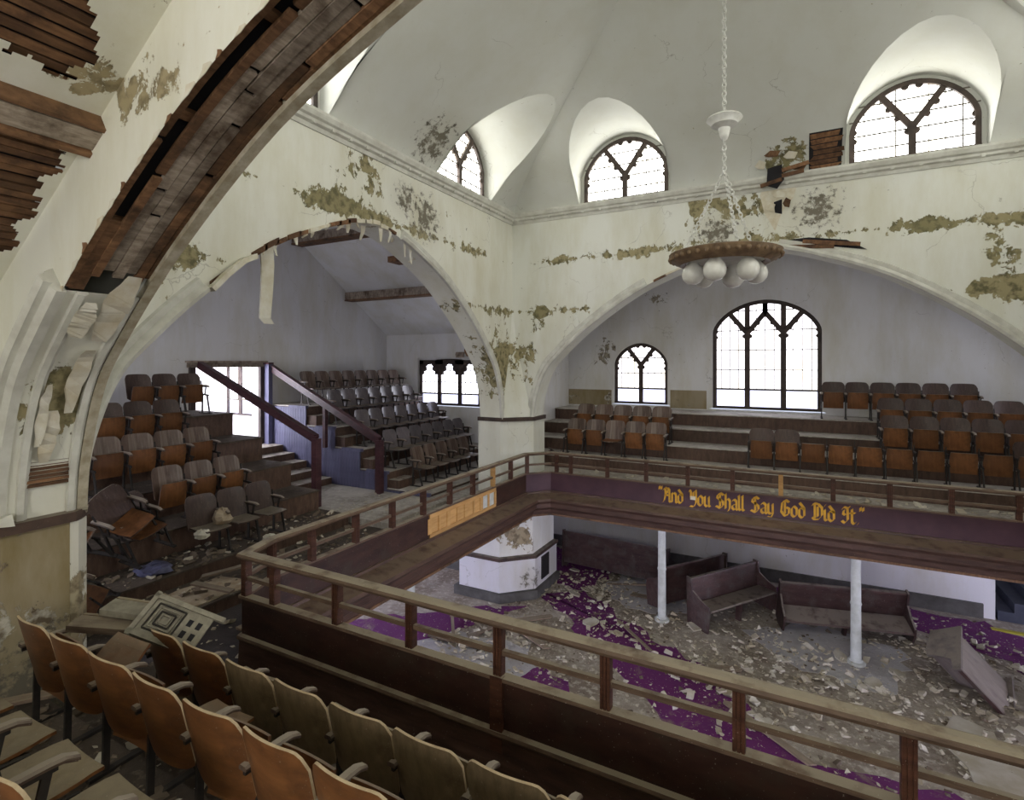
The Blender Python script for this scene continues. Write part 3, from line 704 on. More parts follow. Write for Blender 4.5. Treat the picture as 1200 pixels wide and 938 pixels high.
# near arm (around and behind the camera)
YNB = -2.2; XNL = -2.76; XNR = 1.98
holed('wall_near_side', 'X', XNL, -.1, YNB, .9, -1.7, 2.0, [(-1.5, -.7, -.6, .25)], 'arm_near', 'white side wall of the near gallery')
holed('wall_near_side', 'X', XNR, .1, YNB, .9, -1.7, 2.0, [(-1.5, -.7, -.6, .25)], 'arm_near', 'right side wall of the near gallery')
holed('wall_rear', 'Y', YNB, -.1, -2.9, 2.1, ZG, 2.0, [(-1.1, .32, -.4, 1.1)], 'arm_near', 'rear wall behind the near gallery')
window(lambda s, z, d: P(-.39-s, YNB-.04+d, z), .67, -.38, .6, 1.05, 3, 'g_rear', 'added unseen three-light window in the rear wall of the near gallery', surround=(.71, 1.1), smat='arm_near', simple=True)  # this and the two side windows are added, unseen, for light from behind
window(lambda s, z, d: P(XNL-.04+d, -1.1-s, z), .38, -.58, .05, .23, 2, 'g_rear', 'added unseen two-light window in the side wall of the near gallery', surround=(.40, .25), smat='arm_near', simple=True)
window(lambda s, z, d: P(XNR+.04-d, -1.1+s, z), .38, -.58, .05, .23, 2, 'g_rear', 'added unseen two-light window in the right side wall of the near gallery', surround=(.40, .25), smat='arm_near', simple=True)
# sloping ceiling of the near arm, with two patches fallen down to the boards
def czn(x): return .36+.64*(x+2.655)
xs_ = [-2.76+.01*i for i in range(121)]; ys_ = [.9-.01*i for i in range(51)]
rr_ = random.Random(5)
def inhole(x, y):
    j = .02*math.sin(x*37+y*23)+.012*math.sin(x*91-y*57)+rr_.uniform(-.006, .006)
    if -2.62+j < x < -2.09+j and .30 < y < .868+j: return True
    if -1.90+j < x < -1.30 and .30 < y < .66+.75*(x+1.9)*0+.14*min(1, (-1.3-x)/.5)+j and y < .82-.0*(x): return True
    return False
m = MB()
for i in range(120):
    for j in range(50):
        cx_, cy_ = (xs_[i]+xs_[i+1])/2, (ys_[j]+ys_[j+1])/2
        if inhole(cx_, cy_): continue
        m.grid([[P(xs_[i], ys_[j], czn(xs_[i])), P(xs_[i+1], ys_[j], czn(xs_[i+1]))], [P(xs_[i], ys_[j+1], czn(xs_[i])), P(xs_[i+1], ys_[j+1], czn(xs_[i+1]))]])
m.grid([[P(-2.76, .4, czn(-2.76)), P(-1.56, .4, czn(-1.56))], [P(-2.76, YNB, czn(-2.76)), P(-1.56, YNB, czn(-1.56))]])
m.grid([[P(-1.56, .9, czn(-1.56)), P(-.25, .9, 1.9), P(.3, .9, 1.9), P(2.1, .9, .4)], [P(-1.56, YNB, czn(-1.56)), P(-.25, YNB, 1.9), P(.3, YNB, 1.9), P(2.1, YNB, .4)]])
nc = struct(m.build('ceiling', 'arm_near'), 'sloping near ceiling with holes down to brown boards', 'ceiling')
ux = Vector((1, 0, .64)).normalized(); uz = Vector((-.64, 0, 1)).normalized()
RL = Matrix((ux, Vector((0, 1, 0)), uz)).transposed()
lb = MB().box((0, 0, 0), (.052, 1.25, .02)).mesh('lath', 'lath')
for i in range(46):
    x = -2.66+.03*i
    if -2.09 < x < -1.95: continue
    o = inst('lath', lb, nc, P(x, .60+rr_.uniform(-.01, .01), czn(x)+.028+rr_.uniform(0, .006))); o.rotation_euler = RL.to_euler()
MB().grid([[P(-2.75, .89, czn(-2.75)+.06), P(-1.2, .89, czn(-1.2)+.06)], [P(-2.75, .25, czn(-2.75)+.06), P(-1.2, .25, czn(-1.2)+.06)]]).build('roof_void', 'void_shade', nc)
o = MB().box((0, 0, 0), (.15, 2.6, .16)).build('purlin', 'boards', nc); o.location = P(-2.02, .25, czn(-2.02)-.02); o.rotation_euler = RL.to_euler()
o = MB().box((0, 0, 0), (.04, 2.6, .20)).build('purlin_facing', 'board_brown', nc); o.location = P(-2.065, .25, czn(-2.065)-.02); o.rotation_euler = RL.to_euler()
o = MB().box((0, 0, 0), (.03, 2.6, .18)).build('purlin_facing', 'board_brown', nc); o.location = P(-1.975, .25, czn(-1.975)-.02); o.rotation_euler = RL.to_euler()

# right arm
holed('wall_right_gallery', 'X', 5.2, .1, -.5, 7.3, ZG, 2.0, [(2.7, 4.1, -.6, .9)], 'arm_back', 'end wall of the right gallery')
window(lambda s, z, d: P(5.24-d, 3.4+s, z), .66, -.58, .42, .86, 3, 'g_rear', 'added unseen three-light window in the right gallery', surround=(.70, .9), simple=True)  # unseen window added for light from the right
holed('wall_right_side', 'Y', -.5, -.1, 2.4, 5.2, ZG, 2.0, [], 'arm_back', 'near side wall of the right gallery')
holed('wall_right_side', 'Y', 7.2, .1, 2.7, 5.2, -1.66, 2.0, [], 'arm_back', 'far side wall of the right gallery')
m = MB(); m.grid([[P(x, 7.3, .4), P(x, 5.1, 1.9), P(x, 1.7, 1.9), P(x, -.5, .4)] for x in (2.5, 5.25)]); struct(m.build('ceiling', 'arm_back'), 'sloped ceiling of the right gallery', 'ceiling')

# ---------------------------------------------------------------- floors and tiers
RX0, RX1, RY0, RY1 = -2.64, 1.81, 1.83, 5.50          # balcony rail lines
AI = -1.65                                            # aisle floor behind the rails
def slab(x0, x1, y0, y1, z0, z1, mat, label, name='floor'):
    return struct(MB().bb(P(x0, y0, z0), P(x1, y1, z1)).build(name, mat), label, 'floor')
struct(MB().grid([[P(-6.4, -2.3, ZG), P(5.3, -2.3, ZG)], [P(-6.4, 9.2, ZG), P(5.3, 9.2, ZG)]]).build('floor', 'floor_ground'), 'debris-covered ground floor below the galleries', 'floor')
def tier(mb_list, label, mat_t='floor_gal', riser='tierwood', name='floor'):
    """list of (x0,x1,y0,y1,z): stepped platforms; tops get the floor material, fronts are boards"""
    root = thing(name, label, 'seating tier', P(mb_list[0][0], mb_list[0][2], AI), kind='structure'); o = root.location.copy()
    for x0, x1, y0, y1, zb, z in mb_list:
        b = MB().bb(P(x0, y0, zb), P(x1, y1, z-.012)); b.v = [tuple(Vector(v)-o) for v in b.v]; b.build('riser', riser, root)
        b = MB().bb(P(x0-.012, y0-.012, z-.012), P(x1+.012, y1+.012, z)); b.v = [tuple(Vector(v)-o) for v in b.v]; b.build('tread', mat_t, root)
    return root
slab(-6.3, -2.64, 2.5, 7.2, AI-.01, AI, 'floor_gal', 'aisle floor of the left gallery')
slab(-6.3, -2.64, -.5, 2.5, AI-.01, AI, 'floor_aisle', 'dark end of the left gallery aisle')
slab(-3.2, 2.6, 5.5, YBB, AI-.01, AI, 'floor_gal', 'aisle floor of the back gallery')
slab(-2.76, 2.0, YNB, 1.83, AI-.01, AI, 'floor_aisle', 'dark aisle floor of the near gallery')
slab(-3.3, -2.6, 1.0, 1.9, AI-.008, AI+.002, 'floor_aisle', 'dark aisle corner beside the peeling pier')
slab(1.81, 5.2, -.5, 7.2, AI-.01, AI, 'floor_gal', 'aisle floor of the right gallery')
XT = [-4.05, -4.45, -4.89, -5.37, -5.85]; ZT = [-1.46, -1.27, -1.04, -.80, -.56]      # left gallery rows, front to back
XE = [-3.80, -4.20, -4.60, -5.05, -5.54]
lo = [(-6.3, -3.36, .2, 3.86, AI, -1.56)]
for i in range(5): lo.append((-6.3, XE[i], .2, 3.80, AI, ZT[i]))
tier(lo, 'stepped wooden tiers carrying the left chair block of the left gallery', 'floor_near')
hi = [(-6.3, -3.30, 4.80, 7.2, AI, -1.50)]
for i in range(5): hi.append((-6.3, XE[i]+(0 if i else .2), 4.82, 7.2, AI, ZT[i]))
tr_ = tier(hi, 'stepped tiers with blue beadboard side carrying the right chair block')
bd = {}
ro = tr_.location.copy()
x = -6.27
while x < -3.70:
    zt = -1.5
    for i in range(5):
        if x+.02 < XE[i]+(0 if i else .2): zt = ZT[i]
    b = MB().box((0, 0, 0), (.088, .03, H*(zt-.02-AI))); o = b.build('beadboard', 'bluebd', tr_); o.location = P(x+.022, 4.805, (zt-.02+AI)/2)-ro
    x += .046
for i in range(5):
    xe = XE[i]+(0 if i else .2)
    b = MB().bb(P(xe-.3, 4.785, ZT[i]-.03), P(xe+.016, 4.83, ZT[i]+.004)); b.v = [tuple(Vector(v)-ro) for v in b.v]; b.build('edge_board', 'bluebd', tr_)
# small half steps at the aisle side of the right block
st = thing('floor', 'small wooden half steps beside the stair rail', 'steps', P(-4.1, 4.9, AI), kind='structure'); o = st.location.copy()
for i in range(1, 5):
    b = MB().bb(P(XE[i], 4.83, ZT[i-1]), P(XE[i]+.16, 5.12, (ZT[i]+ZT[i-1])/2)); b.v = [tuple(Vector(v)-o) for v in b.v]; b.build('step', 'tierwood', st)
slab(-6.3, -3.36, 3.86, 4.80, AI, -1.50, 'floor_gal', 'dusty boarded landing between the stair rails')
m = MB()
for i in range(5): m.bb(P(-6.3, 3.87, -1.5), P(-5.95+.22*i, 4.79, -1.08-.085*i))
struct(m.build('floor', 'tierwood'), 'wooden stairs rising to the bright doorway', 'stairs')
# back gallery tiers
YT = [6.45, 6.85, 7.25, 7.65]; ZB = [-1.16, -1.0, -.84, -.68]; YE = [6.2, 6.6, 7.0, 7.4]
bk = [(-3.2, 2.6, 5.62, YBB, AI, -1.31)]
for i in range(4): bk.append((-3.2, 2.6, YE[i], YBB, AI, ZB[i]))
tier(bk, 'long dusty wooden tiers below the three-light window')
# near gallery tiers
nt = [(-2.76, 1.98, YNB, 1.52, AI, -1.46), (-2.76, 1.98, YNB, 1.00, AI, -1.34), (-2.76, 1.98, YNB, .66, AI, -1.21), (-2.76, 1.98, YNB, .26, AI, -1.06), (-2.76, 1.98, YNB, -.2, AI, -.92)]
tier(nt, 'dark stepped tiers of the near gallery', 'floor_near', 'black')
# right gallery tiers (mostly unseen)
tier([(3.0, 5.2, -.5, 7.2, AI, -1.4), (3.6, 5.2, -.5, 7.2, AI, -1.2), (4.2, 5.2, -.5, 7.2, AI, -1.0)], 'tiers of the right gallery')

# ground storey walls
YGB = 7.25
holed('wall_ground_back', 'Y', YGB, .1, -3.3, 1.72, ZG, -1.66, [], 'ground_wall', 'white ground floor back wall with peeling patches')
struct(MB().bb(P(-3.2, YGB-.03, ZG), P(1.72, YGB, ZG+.15)).build('baseboard_back', 'skirting'), 'dark grey skirting of the ground floor back wall', 'baseboard')
struct(MB().bb(P(XBL, 5.95, ZG), P(XBL+.03, YGB, ZG+.15)).build('baseboard_side', 'skirting'), 'dark grey skirting beside the white pier', 'baseboard')
holed('wall_ground_return', 'X', 1.72, .1, YGB, 8.3, ZG, -1.66, [], 'ground_wall', 'white return wall beside the dark blue stairs')
holed('wall_ground_alcove', 'Y', 8.3, .1, 1.6, 5.2, ZG, -1.66, [], 'ground_wall', 'pale wall behind the dark blue stairs')
holed('wall_ground_left', 'X', -6.3, -.1, -.6, 7.35, ZG, -1.70, [(3.2, 4.6, -2.4, -1.85)], 'ground_wall', 'ground floor wall under the left gallery')
window(lambda s, z, d: P(-6.34+d, 3.9+s, z), .7, -2.4, -1.9, -1.86, 3, 'g_low', 'low window under the left gallery', simple=True)
for i, xx in enumerate((-2.0, -.4, 1.2)):  # unseen rear windows added to light the ground floor
    window(lambda s, z, d: P(xx-s, YNB+.02+d, z), .6, -2.45, -1.9, -1.86, 2, 'g_ground', '%s added low window in the rear ground floor wall' % ORD[i], simple=True)
for i, yy in enumerate((2.2, 4.2, 6.2)):  # more unseen windows added as ground floor light, from the right
    window(lambda s, z, d: P(5.18-d, yy+s, z), .7, -2.5, -1.9, -1.86, 2, 'g_ground', '%s added low window under the right gallery' % ORD[i], simple=True)
holed('wall_ground_corner', 'X', -3.25, -.1, -2.3, -.4, ZG, -1.6, [], 'ground_wall', 'unseen ground floor corner wall')
holed('wall_ground_corner', 'X', 2.5, .1, -2.3, -.4, ZG, -1.6, [], 'ground_wall', 'unseen ground floor corner wall on the right')
m = MB()
for i in range(8): m.bb(P(1.84+.13*i, 7.25, ZG), P(1.84+.13*(i+1), 8.3, ZG+.1*(i+1)))
struct(m.build('stair_flight', 'stairblue'), 'dark blue stairs climbing at the end of the white ground wall', 'stairs')
MBs = MB().bb(P(1.72, 6.95, ZG), P(2.1, 7.0, ZG+.015)).build('yellow_strip', 'yellow'); struct(MBs, 'yellow edge strip at the foot of the dark blue stairs', 'strip')

# balcony fascia towards the crossing
loop = [(-2.57, 1.83), (1.60, 1.83), (1.81, 2.05), (1.81, 5.28), (1.60, 5.50), (-2.43, 5.50), (-2.64, 5.28), (-2.65, 2.06)]
fp = [(-.02, -1.43), (.03, -1.43), (.034, -1.447), (.06, -1.452), (.19, -1.478), (.20, -1.50), (.175, -1.53), (.17, -1.575), (.12, -1.61), (.11, -1.655), (-.03, -1.66)]
fp = [(-o_*H, ZC+H*z) for o_, z in fp]               # travel is counter-clockwise, crossing lies to the left
fpath = [Vector((x*H, y*H, 0)) for x, y in loop]
struct(MB().sweep(fpath, fp, closed=True).build('trim_8', 'fascia'), 'dark moulded balcony fascia running round the open well', 'fascia')
edge = [(-.10*H, ZC-1.655*H), (-.115*H, ZC-1.655*H), (-.115*H, ZC-1.675*H), (-.10*H, ZC-1.675*H)]
struct(MB().sweep(fpath, edge, closed=True).build('trim_9', 'board_brown'), 'raw brown board under the balcony fascia', 'trim')
# ================================================================ BALCONY RAILINGS
ZR = -1.0
def railing(path, posts, label, skip_panel=None, panel_mat='panel', pine_posts=(), deep=(), kick=True):
    """path: plan points (survey units) with the crossing on the left; posts: plan points"""
    o = P(path[0][0], path[0][1], AI); root = thing('balcony_railing', label, 'railing', o)
    pv = [Vector((x*H, y*H, 0))-Vector((o.x, o.y, 0)) for x, y in path]
    def sw(prof, nm, mt, pth=pv): return MB().sweep(pth, [(a, ZC+b*H-o.z) for a, b in prof]).build(nm, mt, root)
    sw([(-.055, -1.028), (.055, -1.028), (.068, -1.015), (.06, -1.003), (.03, -.998), (-.03, -.998), (-.06, -1.003), (-.068, -1.015)], 'top_rail', 'railtop')
    sw([(-.02, -1.142), (.02, -1.142), (.02, -1.122), (-.02, -1.122)], 'mid_rail', 'railtop')
    if skip_panel is None:
        sw([(-.022, -1.44), (.022, -1.44), (.022, -1.235), (-.022, -1.235)], 'panel', panel_mat)
    else:
        for sub in skip_panel:
            sw([(-.022, -1.44), (.022, -1.44), (.022, -1.235), (-.022, -1.235)], 'panel', panel_mat, [Vector((x*H, y*H, 0))-Vector((o.x, o.y, 0)) for x, y in sub])
    sw([(-.04, -1.237), (.05, -1.237), (.05, -1.222), (-.04, -1.222)], 'panel_cap', 'railtop')
    sw([(.02, -1.455), (.055, -1.455), (.065, -1.445), (.06, -1.432), (.02, -1.425)], 'base_moulding', 'railtop')
    if kick: sw([(-.02, AI), (.012, AI), (.012, -1.45), (-.02, -1.45)], 'kick_board', 'black')
    for i, (x, y) in enumerate(posts):
        # post direction: nearest path segment
        best = None
        for a, b2 in zip(path, path[1:]):
            d = Vector((b2[0]-a[0], b2[1]-a[1])); t = max(0, min(1, (Vector((x, y))-Vector(a)).dot(d)/d.length_squared)); q_ = Vector(a)+d*t
            e = (q_-Vector((x, y))).length
            if best is None or e < best[0]: best = (e, d)
        ang = math.atan2(best[1].y, best[1].x); R = Matrix.Rotation(ang, 3, 'Z')
        c = P(x, y, 0)-o; mb = MB(); z0, z1 = -1.225, -1.025
        mb.box((c.x, c.y, ZC+H*(z0+z1)/2-o.z), (.075, .06, H*(z1-z0)), R)
        for k in (-1, 0, 1): mb.box(Vector((c.x, c.y, ZC+H*(z0+z1)/2-o.z))+R @ Vector((k*.026, 0, 0)), (.018, .078, H*(z1-z0)-.002), R)
        if i in deep: mb.box(Vector((c.x, c.y, ZC+H*(-1.365)-o.z))+R @ Vector((0, -.03, 0)), (.11, .05, .58), R)
        mb.build('post', 'pine' if i in pine_posts else 'rail', root)
    return root
near_path = [(-2.65, 2.06), (-2.57, 1.83), (1.60, 1.83)]
npx = [-2.335+.435*k for k in range(0, 10)]
rn = railing(near_path, [(-2.555, 1.83), (-2.64, 2.05)]+[(x, 1.83) for x in npx], 'dark brown balcony railing with deep panel in front of the near seats', deep=(5, 9))
left_path = [(-2.64, 5.28), (-2.65, 2.06)]
lp = [(-2.645, 2.34+.372*k) for k in range(0, 8)]
rl = railing(left_path, lp, 'balcony railing of the left gallery with raw pine repair boards', skip_panel=[[(-2.64, 5.28), (-2.6425, 4.62)], [(-2.6465, 3.52), (-2.65, 2.06)]], pine_posts=(6,), kick=True)
far_path = [(1.60, 5.50), (-2.43, 5.50), (-2.64, 5.28)]
fpx = [-2.36, -2.19]+[-1.775+.412*k for k in range(0, 9)]
rf = railing(far_path, [(x, 5.50) for x in fpx]+[(-2.62, 5.28)], 'plum balcony railing of the back gallery with gold gothic lettering', panel_mat='purple', pine_posts=(6,))
right_path = [(1.60, 1.83), (1.81, 2.05), (1.81, 5.28), (1.60, 5.50)]
railing(right_path, [(1.81, 2.3+.38*k) for k in range(8)], 'balcony railing of the right gallery')
# raw pine panels let into the left railing
oL = rl.location.copy(); n = 4; y0, y1 = 3.53, 4.61
def ln(mb, nm, mt): mb.v = [tuple(Vector(v)-oL) for v in mb.v]; return mb.build(nm, mt, rl)
for z0, z1 in ((-1.44, -1.40), (-1.275, -1.235)): ln(MB().bb(P(-2.658, y0, z0), P(-2.63, y1, z1)), 'pine_rail', 'pine')
for i in range(n*2+1):
    y = y0+(y1-y0)*i/(n*2); w = .025 if i % 2 == 0 else .012
    ln(MB().bb(P(-2.656, y-w, -1.40), P(-2.632, y+w, -1.275)), 'pine_stile', 'pine')
for i in range(n*2-2): ln(MB().bb(P(-2.648, y0+(y1-y0)*i/(n*2), -1.41), P(-2.640, y0+(y1-y0)*(i+1)/(n*2), -1.27)), 'pine_panel', 'pine')
ln(MB().bb(P(-2.645, 4.34, -1.41), P(-2.642, 4.61, -1.27)), 'glazed_gap', 'column')
# ---------------------------------------------------------------- gold blackletter
GL = {
 'A': ([[(-.2, 4.5), (.5, 5.6), (1.5, 5.1)], [(.5, 5.3), (.7, 3.0), (.2, .5), (-.3, .1)], [(1.5, 5.5), (2.1, 4.7), (2.1, .5), (2.6, .1)], [(.3, 2.7), (2.1, 2.7)], [(1.3, 4.6), (1.3, 3.4)]], 3.0),
 'Y': ([[(-.4, 5.0), (.1, 5.6), (.5, 4.8), (.5, 3.2), (1.2, 2.5), (2.2, 3.3)], [(1.7, 5.2), (2.2, 5.7), (2.3, 4.8), (2.3, 1.0), (1.5, -.6), (.2, -.4)], [(1.35, 5.0), (1.35, 3.2)]], 3.0),
 'S': ([[(2.4, 5.0), (1.5, 5.7), (.4, 5.0), (.2, 4.0), (1.2, 3.3), (2.2, 2.5), (2.3, 1.2), (1.2, .1), (-.2, .8)], [(1.2, 5.3), (1.2, .6)]], 3.0),
 'G': ([[(2.4, 5.0), (1.5, 5.7), (.3, 4.8), (.0, 1.6), (1.1, .1), (2.3, .9), (2.4, 2.8), (1.5, 3.2)], [(1.15, 5.2), (1.15, .8)]], 3.1),
 'D': ([[(-.3, 5.0), (.5, 5.7), (1.7, 5.4), (2.6, 4.3), (2.6, 1.7), (1.6, .3), (.4, .1), (-.2, .8)], [(.5, 5.4), (.5, .5)], [(1.35, 4.7), (1.35, 1.2)]], 3.3),
 'I': ([[(-.3, 4.8), (.3, 5.5), (1.2, 5.2), (1.9, 5.7)], [(1.2, 5.2), (1.3, 1.2), (.4, .1), (-.4, .8)], [(.2, 4.4), (.0, 3.2), (.6, 2.8)]], 2.3),
 'n': ([[(-.3, 3.3), (.1, 3.8), (.1, .2)], [(.1, 3.1), (1.0, 3.9), (1.5, 3.3), (1.5, .5), (1.95, .1)]], 2.25),
 'd': ([[(.1, 3.1), (.1, .8), (.8, .1), (1.6, .8), (1.6, 3.4), (.2, 5.3)], [(.1, 3.1), (.9, 3.6), (1.6, 3.1)]], 2.3),
 'o': ([[(.8, 3.9), (.1, 3.1), (.1, .8), (.8, .1)], [(.8, 3.9), (1.6, 3.1), (1.6, .8), (.8, .1)]], 2.3),
 'u': ([[(-.3, 3.3), (.1, 3.8), (.1, .7), (.7, .1), (1.5, .8)], [(1.2, 3.5), (1.5, 3.8), (1.5, .5), (1.95, .1)]], 2.25),
 'h': ([[(-.2, 5.1), (.1, 5.7), (.1, .2)], [(.1, 3.1), (1.0, 3.9), (1.5, 3.2), (1.5, .6), (1.0, -.6)]], 2.2),
 'a': ([[(.1, 3.3), (.8, 3.9), (1.5, 3.3), (1.5, .5), (1.95, .1)], [(1.5, 2.3), (.2, 1.7), (.1, .8), (.7, .1), (1.5, .8)]], 2.25),
 'l': ([[(-.2, 5.1), (.1, 5.7), (.1, .6), (.6, .1)]], 1.15),
 'y': ([[(-.3, 3.3), (.1, 3.8), (.1, .8), (.7, .2), (1.5, .8)], [(1.2, 3.5), (1.5, 3.8), (1.5, .2), (.9, -1.2), (-.2, -.9)]], 2.25),
 'i': ([[(-.3, 3.3), (.1, 3.8), (.1, .6), (.6, .1)], [(.0, 5.1), (.3, 5.4)]], 1.15),
 't': ([[(.15, 5.0), (.15, .7), (.7, .1), (1.2, .6)], [(-.5, 3.7), (1.0, 3.7)]], 1.6),
 '.': ([[(.1, .2), (.35, .45)]], .9),
 '"': ([[(.0, 5.9), (.0, 4.7)], [(.75, 5.9), (.75, 4.7)]], 1.6)}
def blackletter(txt, sc, wx):
    mb = MB(); x = 0; nib = Vector((math.cos(.72), math.sin(.72)))*.46
    for ch in txt:
        st, adv = GL[ch]
        for pl in st:
            for a, b2 in zip(pl, pl[1:]):
                A, B = Vector(a), Vector(b2)
                d = (B-A); n_ = nib if abs(d.x*nib.y-d.y*nib.x) > .12*d.length else nib + Vector((-nib.y, nib.x))*.35
                quad = [A-n_, A+n_, B+n_, B-n_]
                mb.prism([((x+p.x)*sc*wx, 0, p.y*sc) for p in quad], (0, -.006, 0))
        x += adv
    return mb, x*sc*wx
words = ['"And', 'You', 'Shall', 'Say', 'God', 'Did', 'It."']
sc = .052; tot = 0; ws = []
for w in words: mb, L = blackletter(w, sc, 1.0); ws.append((mb, L)); tot += L
gap = 1.9*sc*1.0; tot += gap*(len(words)-1)
want = H*1.755; k = want/tot; xx = -1.225*H
fo = rf.location.copy()
for (mb, L), w in zip(ws, words):
    mb.v = [(v[0]*k, v[1], v[2]) for v in mb.v]
    o = mb.build('lettering', 'gold', rf); o.location = Vector((xx, 5.5*H-.0225, ZC-1.405*H))-fo; o['label'] = 'gold gothic word '+''.join(c for c in w if c.isalpha()); xx += (L+gap)*k
MB().box((0, 0, 0), (.1, .004, .07)).build('worn_patch', 'torn', rf).location = Vector((-1.03*2+.26, 5.5*H-.031, ZC-1.335*H))-fo

# ---------------------------------------------------------------- stair rails of the left gallery
def stair_rail(p0, p1, zb, label, mids=()):
    o = P(p1[0], p1[1], zb); r = thing('stair_rail', label, 'handrail', o)
    A, B = P(*p0)-o, P(*p1)-o
    MB().bar(A, B, .10, .15).build('handrail', 'stair_rail', r)
    MB().bar(A+Vector((0, 0, .085)), B+Vector((0, 0, .085)), .13, .03).build('cap', 'stair_rail', r)
    mb = MB(); mb.bb((B.x-.07, B.y-.07, 0), (B.x+.07, B.y+.07, B.z+.02)); mb.build('newel', 'stair_rail', r)
    for t, z in mids:
        q_ = A+(B-A)*t; MB().bb((q_.x-.045, q_.y-.045, ZC+H*z-o.z), (q_.x+.045, q_.y+.045, q_.z)).build('post', 'stair_rail', r)
    return r
stair_rail((-6.25, 3.86, -.03), (-4.40, 3.95, -.80), -1.5, 'plum stair handrail on the left of the bright doorway')
stair_rail((-6.25, 4.80, -.05), (-4.22, 4.70, -.90), -1.5, 'plum stair handrail above the blue beadboard', mids=((.55, -1.05),))
pt = thing('door_post', 'blue painted post at the right of the bright doorway', 'post', P(-6.2, 4.76, -1.5))
MB().bb((-.09, -.06, 0), (.09, .06, 2.95)).build('shaft', 'bluebd', pt); MB().bb((-.11, -.08, 2.95), (.11, .08, 3.0)).build('cap', 'stair_rail', pt)

# ================================================================ SEATS
def seat_meshes():
    D = {}
    def sheet(fn, nu, nv, th, nrm):
        a = [[fn(i/nu, j/nv) for j in range(nv+1)] for i in range(nu+1)]
        b2 = [[p+nrm*th for p in r] for r in a]
        m = MB(); m.grid(a); m.grid(b2); ring = [(i, 0) for i in range(nu)]+[(nu, j) for j in range(nv)]+[(i, nv) for i in range(nu, 0, -1)]+[(0, j) for j in range(nv, 0, -1)]
        e = MB(); e.grid([[a[i][j] for i, j in ring], [b2[i][j] for i, j in ring]], cv=True)
        return m, e
    def backf(u, v):
        x = -.242+.484*u; e = abs(x)/.242
        zt = .885-.012*e*e-.085*max(0, (e-.62)/.38)**3.2; zb = .36+.05*e**4
        z = zb+(zt-zb)*v
        return Vector((x, -.15-.22*(z-.36)+.045*e*e, z))
    D['back'], D['back_edge'] = sheet(backf, 18, 6, .014, Vector((0, -1, -.2)).normalized())
    def seatf(u, v):
        x = (-.21+.42*u)*(1-.08*max(0, v-.7)/.3); y = .40*v
        z = -.02*math.sin(math.pi*v)*(1-(2*u-1)**2*.5)+.012*(2*u-1)**2-.06*max(0, v-.8)**2*10*.4
        return Vector((x, y, z))
    m, e = sheet(seatf, 8, 7, -.018, Vector((0, 0, 1)))
    for nm, ang in (('down', 0), ('up', 80), ('half', 40)):
        R = Matrix.Rotation(math.radians(ang), 3, 'X')
        for key, src in (('seat_'+nm, m), ('edge_'+nm, e)):
            q_ = MB(); q_.f = list(src.f); q_.v = [tuple(R @ Vector(v)+Vector((0, -.13, .43) if ang < 60 else (0, -.085, .25))) for v in src.v]; D[key] = q_
    s = MB()                                                      # cast iron side standard, at x = 0
    s.bar((0, -.12, 0), (0, -.11, .42), .022, .04, (0, 1, 0)); s.bar((0, -.11, .40), (0, -.165, .72), .014, .026, (0, 1, 0))
    s.bar((0, -.13, .42), (0, .13, .40), .02, .035); s.bar((0, .06, .41), (0, .16, .02), .022, .035, (0, 1, 0)); s.bar((0, -.22, .012), (0, .22, .012), .045, .022)
    s.bar((0, -.2, .59), (0, .05, .59), .02, .03); s.bar((0, -.02, .41), (0, .02, .6), .018, .028, (0, 1, 0))
    D['stand'] = s
    a = MB(); pr = [(-.027, 0), (.027, 0), (.03, .014), (.02, .026), (-.02, .026), (-.03, .014)]
    rows = []
    for i in range(7):
        t = i/6; y = -.21+.34*t; dz = -.05*max(0, t-.72)**2*8; k = 1-.25*max(0, t-.8)*3
        rows.append([(px*k, y, .605+pz+dz) for px, pz in pr])
    a.grid(rows, cv=True); a.f += [tuple(range(6)), tuple(36+i for i in range(6))]
    D['arm'] = a; return D
SM = seat_meshes(); _mc = {}
def sm(key, mat):
    if (key, mat) not in _mc: _mc[(key, mat)] = SM[key].mesh(key, mat, True)
    return _mc[(key, mat)]
NCH = [0]
def chair(loc, rz, label, group, back='seat_back', seat='seat_under', state='up', end=False, edge=True, rot=None, hasback=True, arms=True, rear=None):
    t = thing('theatre_seat', label, 'seat', loc, rot or (0, 0, rz), group)
    if hasback:
        bo = inst('backrest', sm('back', back), t)
        inst('backrest_edge', sm('back_edge', 'edge' if edge else back), bo)
    so = inst('seat', sm('seat_'+state, seat), t); inst('seat_edge', sm('edge_'+state, back), so)
    for x in ((-.25, .25) if end else (-.25,)):
        inst('standard', sm('stand', 'iron'), t, (x, 0, 0))
        if arms: inst('armrest', sm('arm', 'arm'), t, (x, 0, 0))
    return t
SP = .25
rc = random.Random(11)
# --- left gallery, right block: five rows facing the crossing (+X)
rown = ['front', 'second', 'third', 'fourth', 'top']
RB = {0: (5.03, 5), 1: (5.0, 7), 2: (4.98, 7), 3: (4.98, 7), 4: (4.96, 8)}
for i in range(5):
    y0, n = RB[i]
    for k in range(n):
        lab = '%s seat from the stair rail in the %s row beside the oak window' % (ORD[k], rown[i])
        chair(P(XT[i]+.11, y0+.125+SP*k, ZT[i]), -math.pi/2+rc.uniform(-.03, .03), lab, 'seats of the right block in the left gallery', back='seat_sheen' if i in (1, 2, 3) else 'seat_back', seat='seat_back', state='down', end=(k == 0), edge=False)
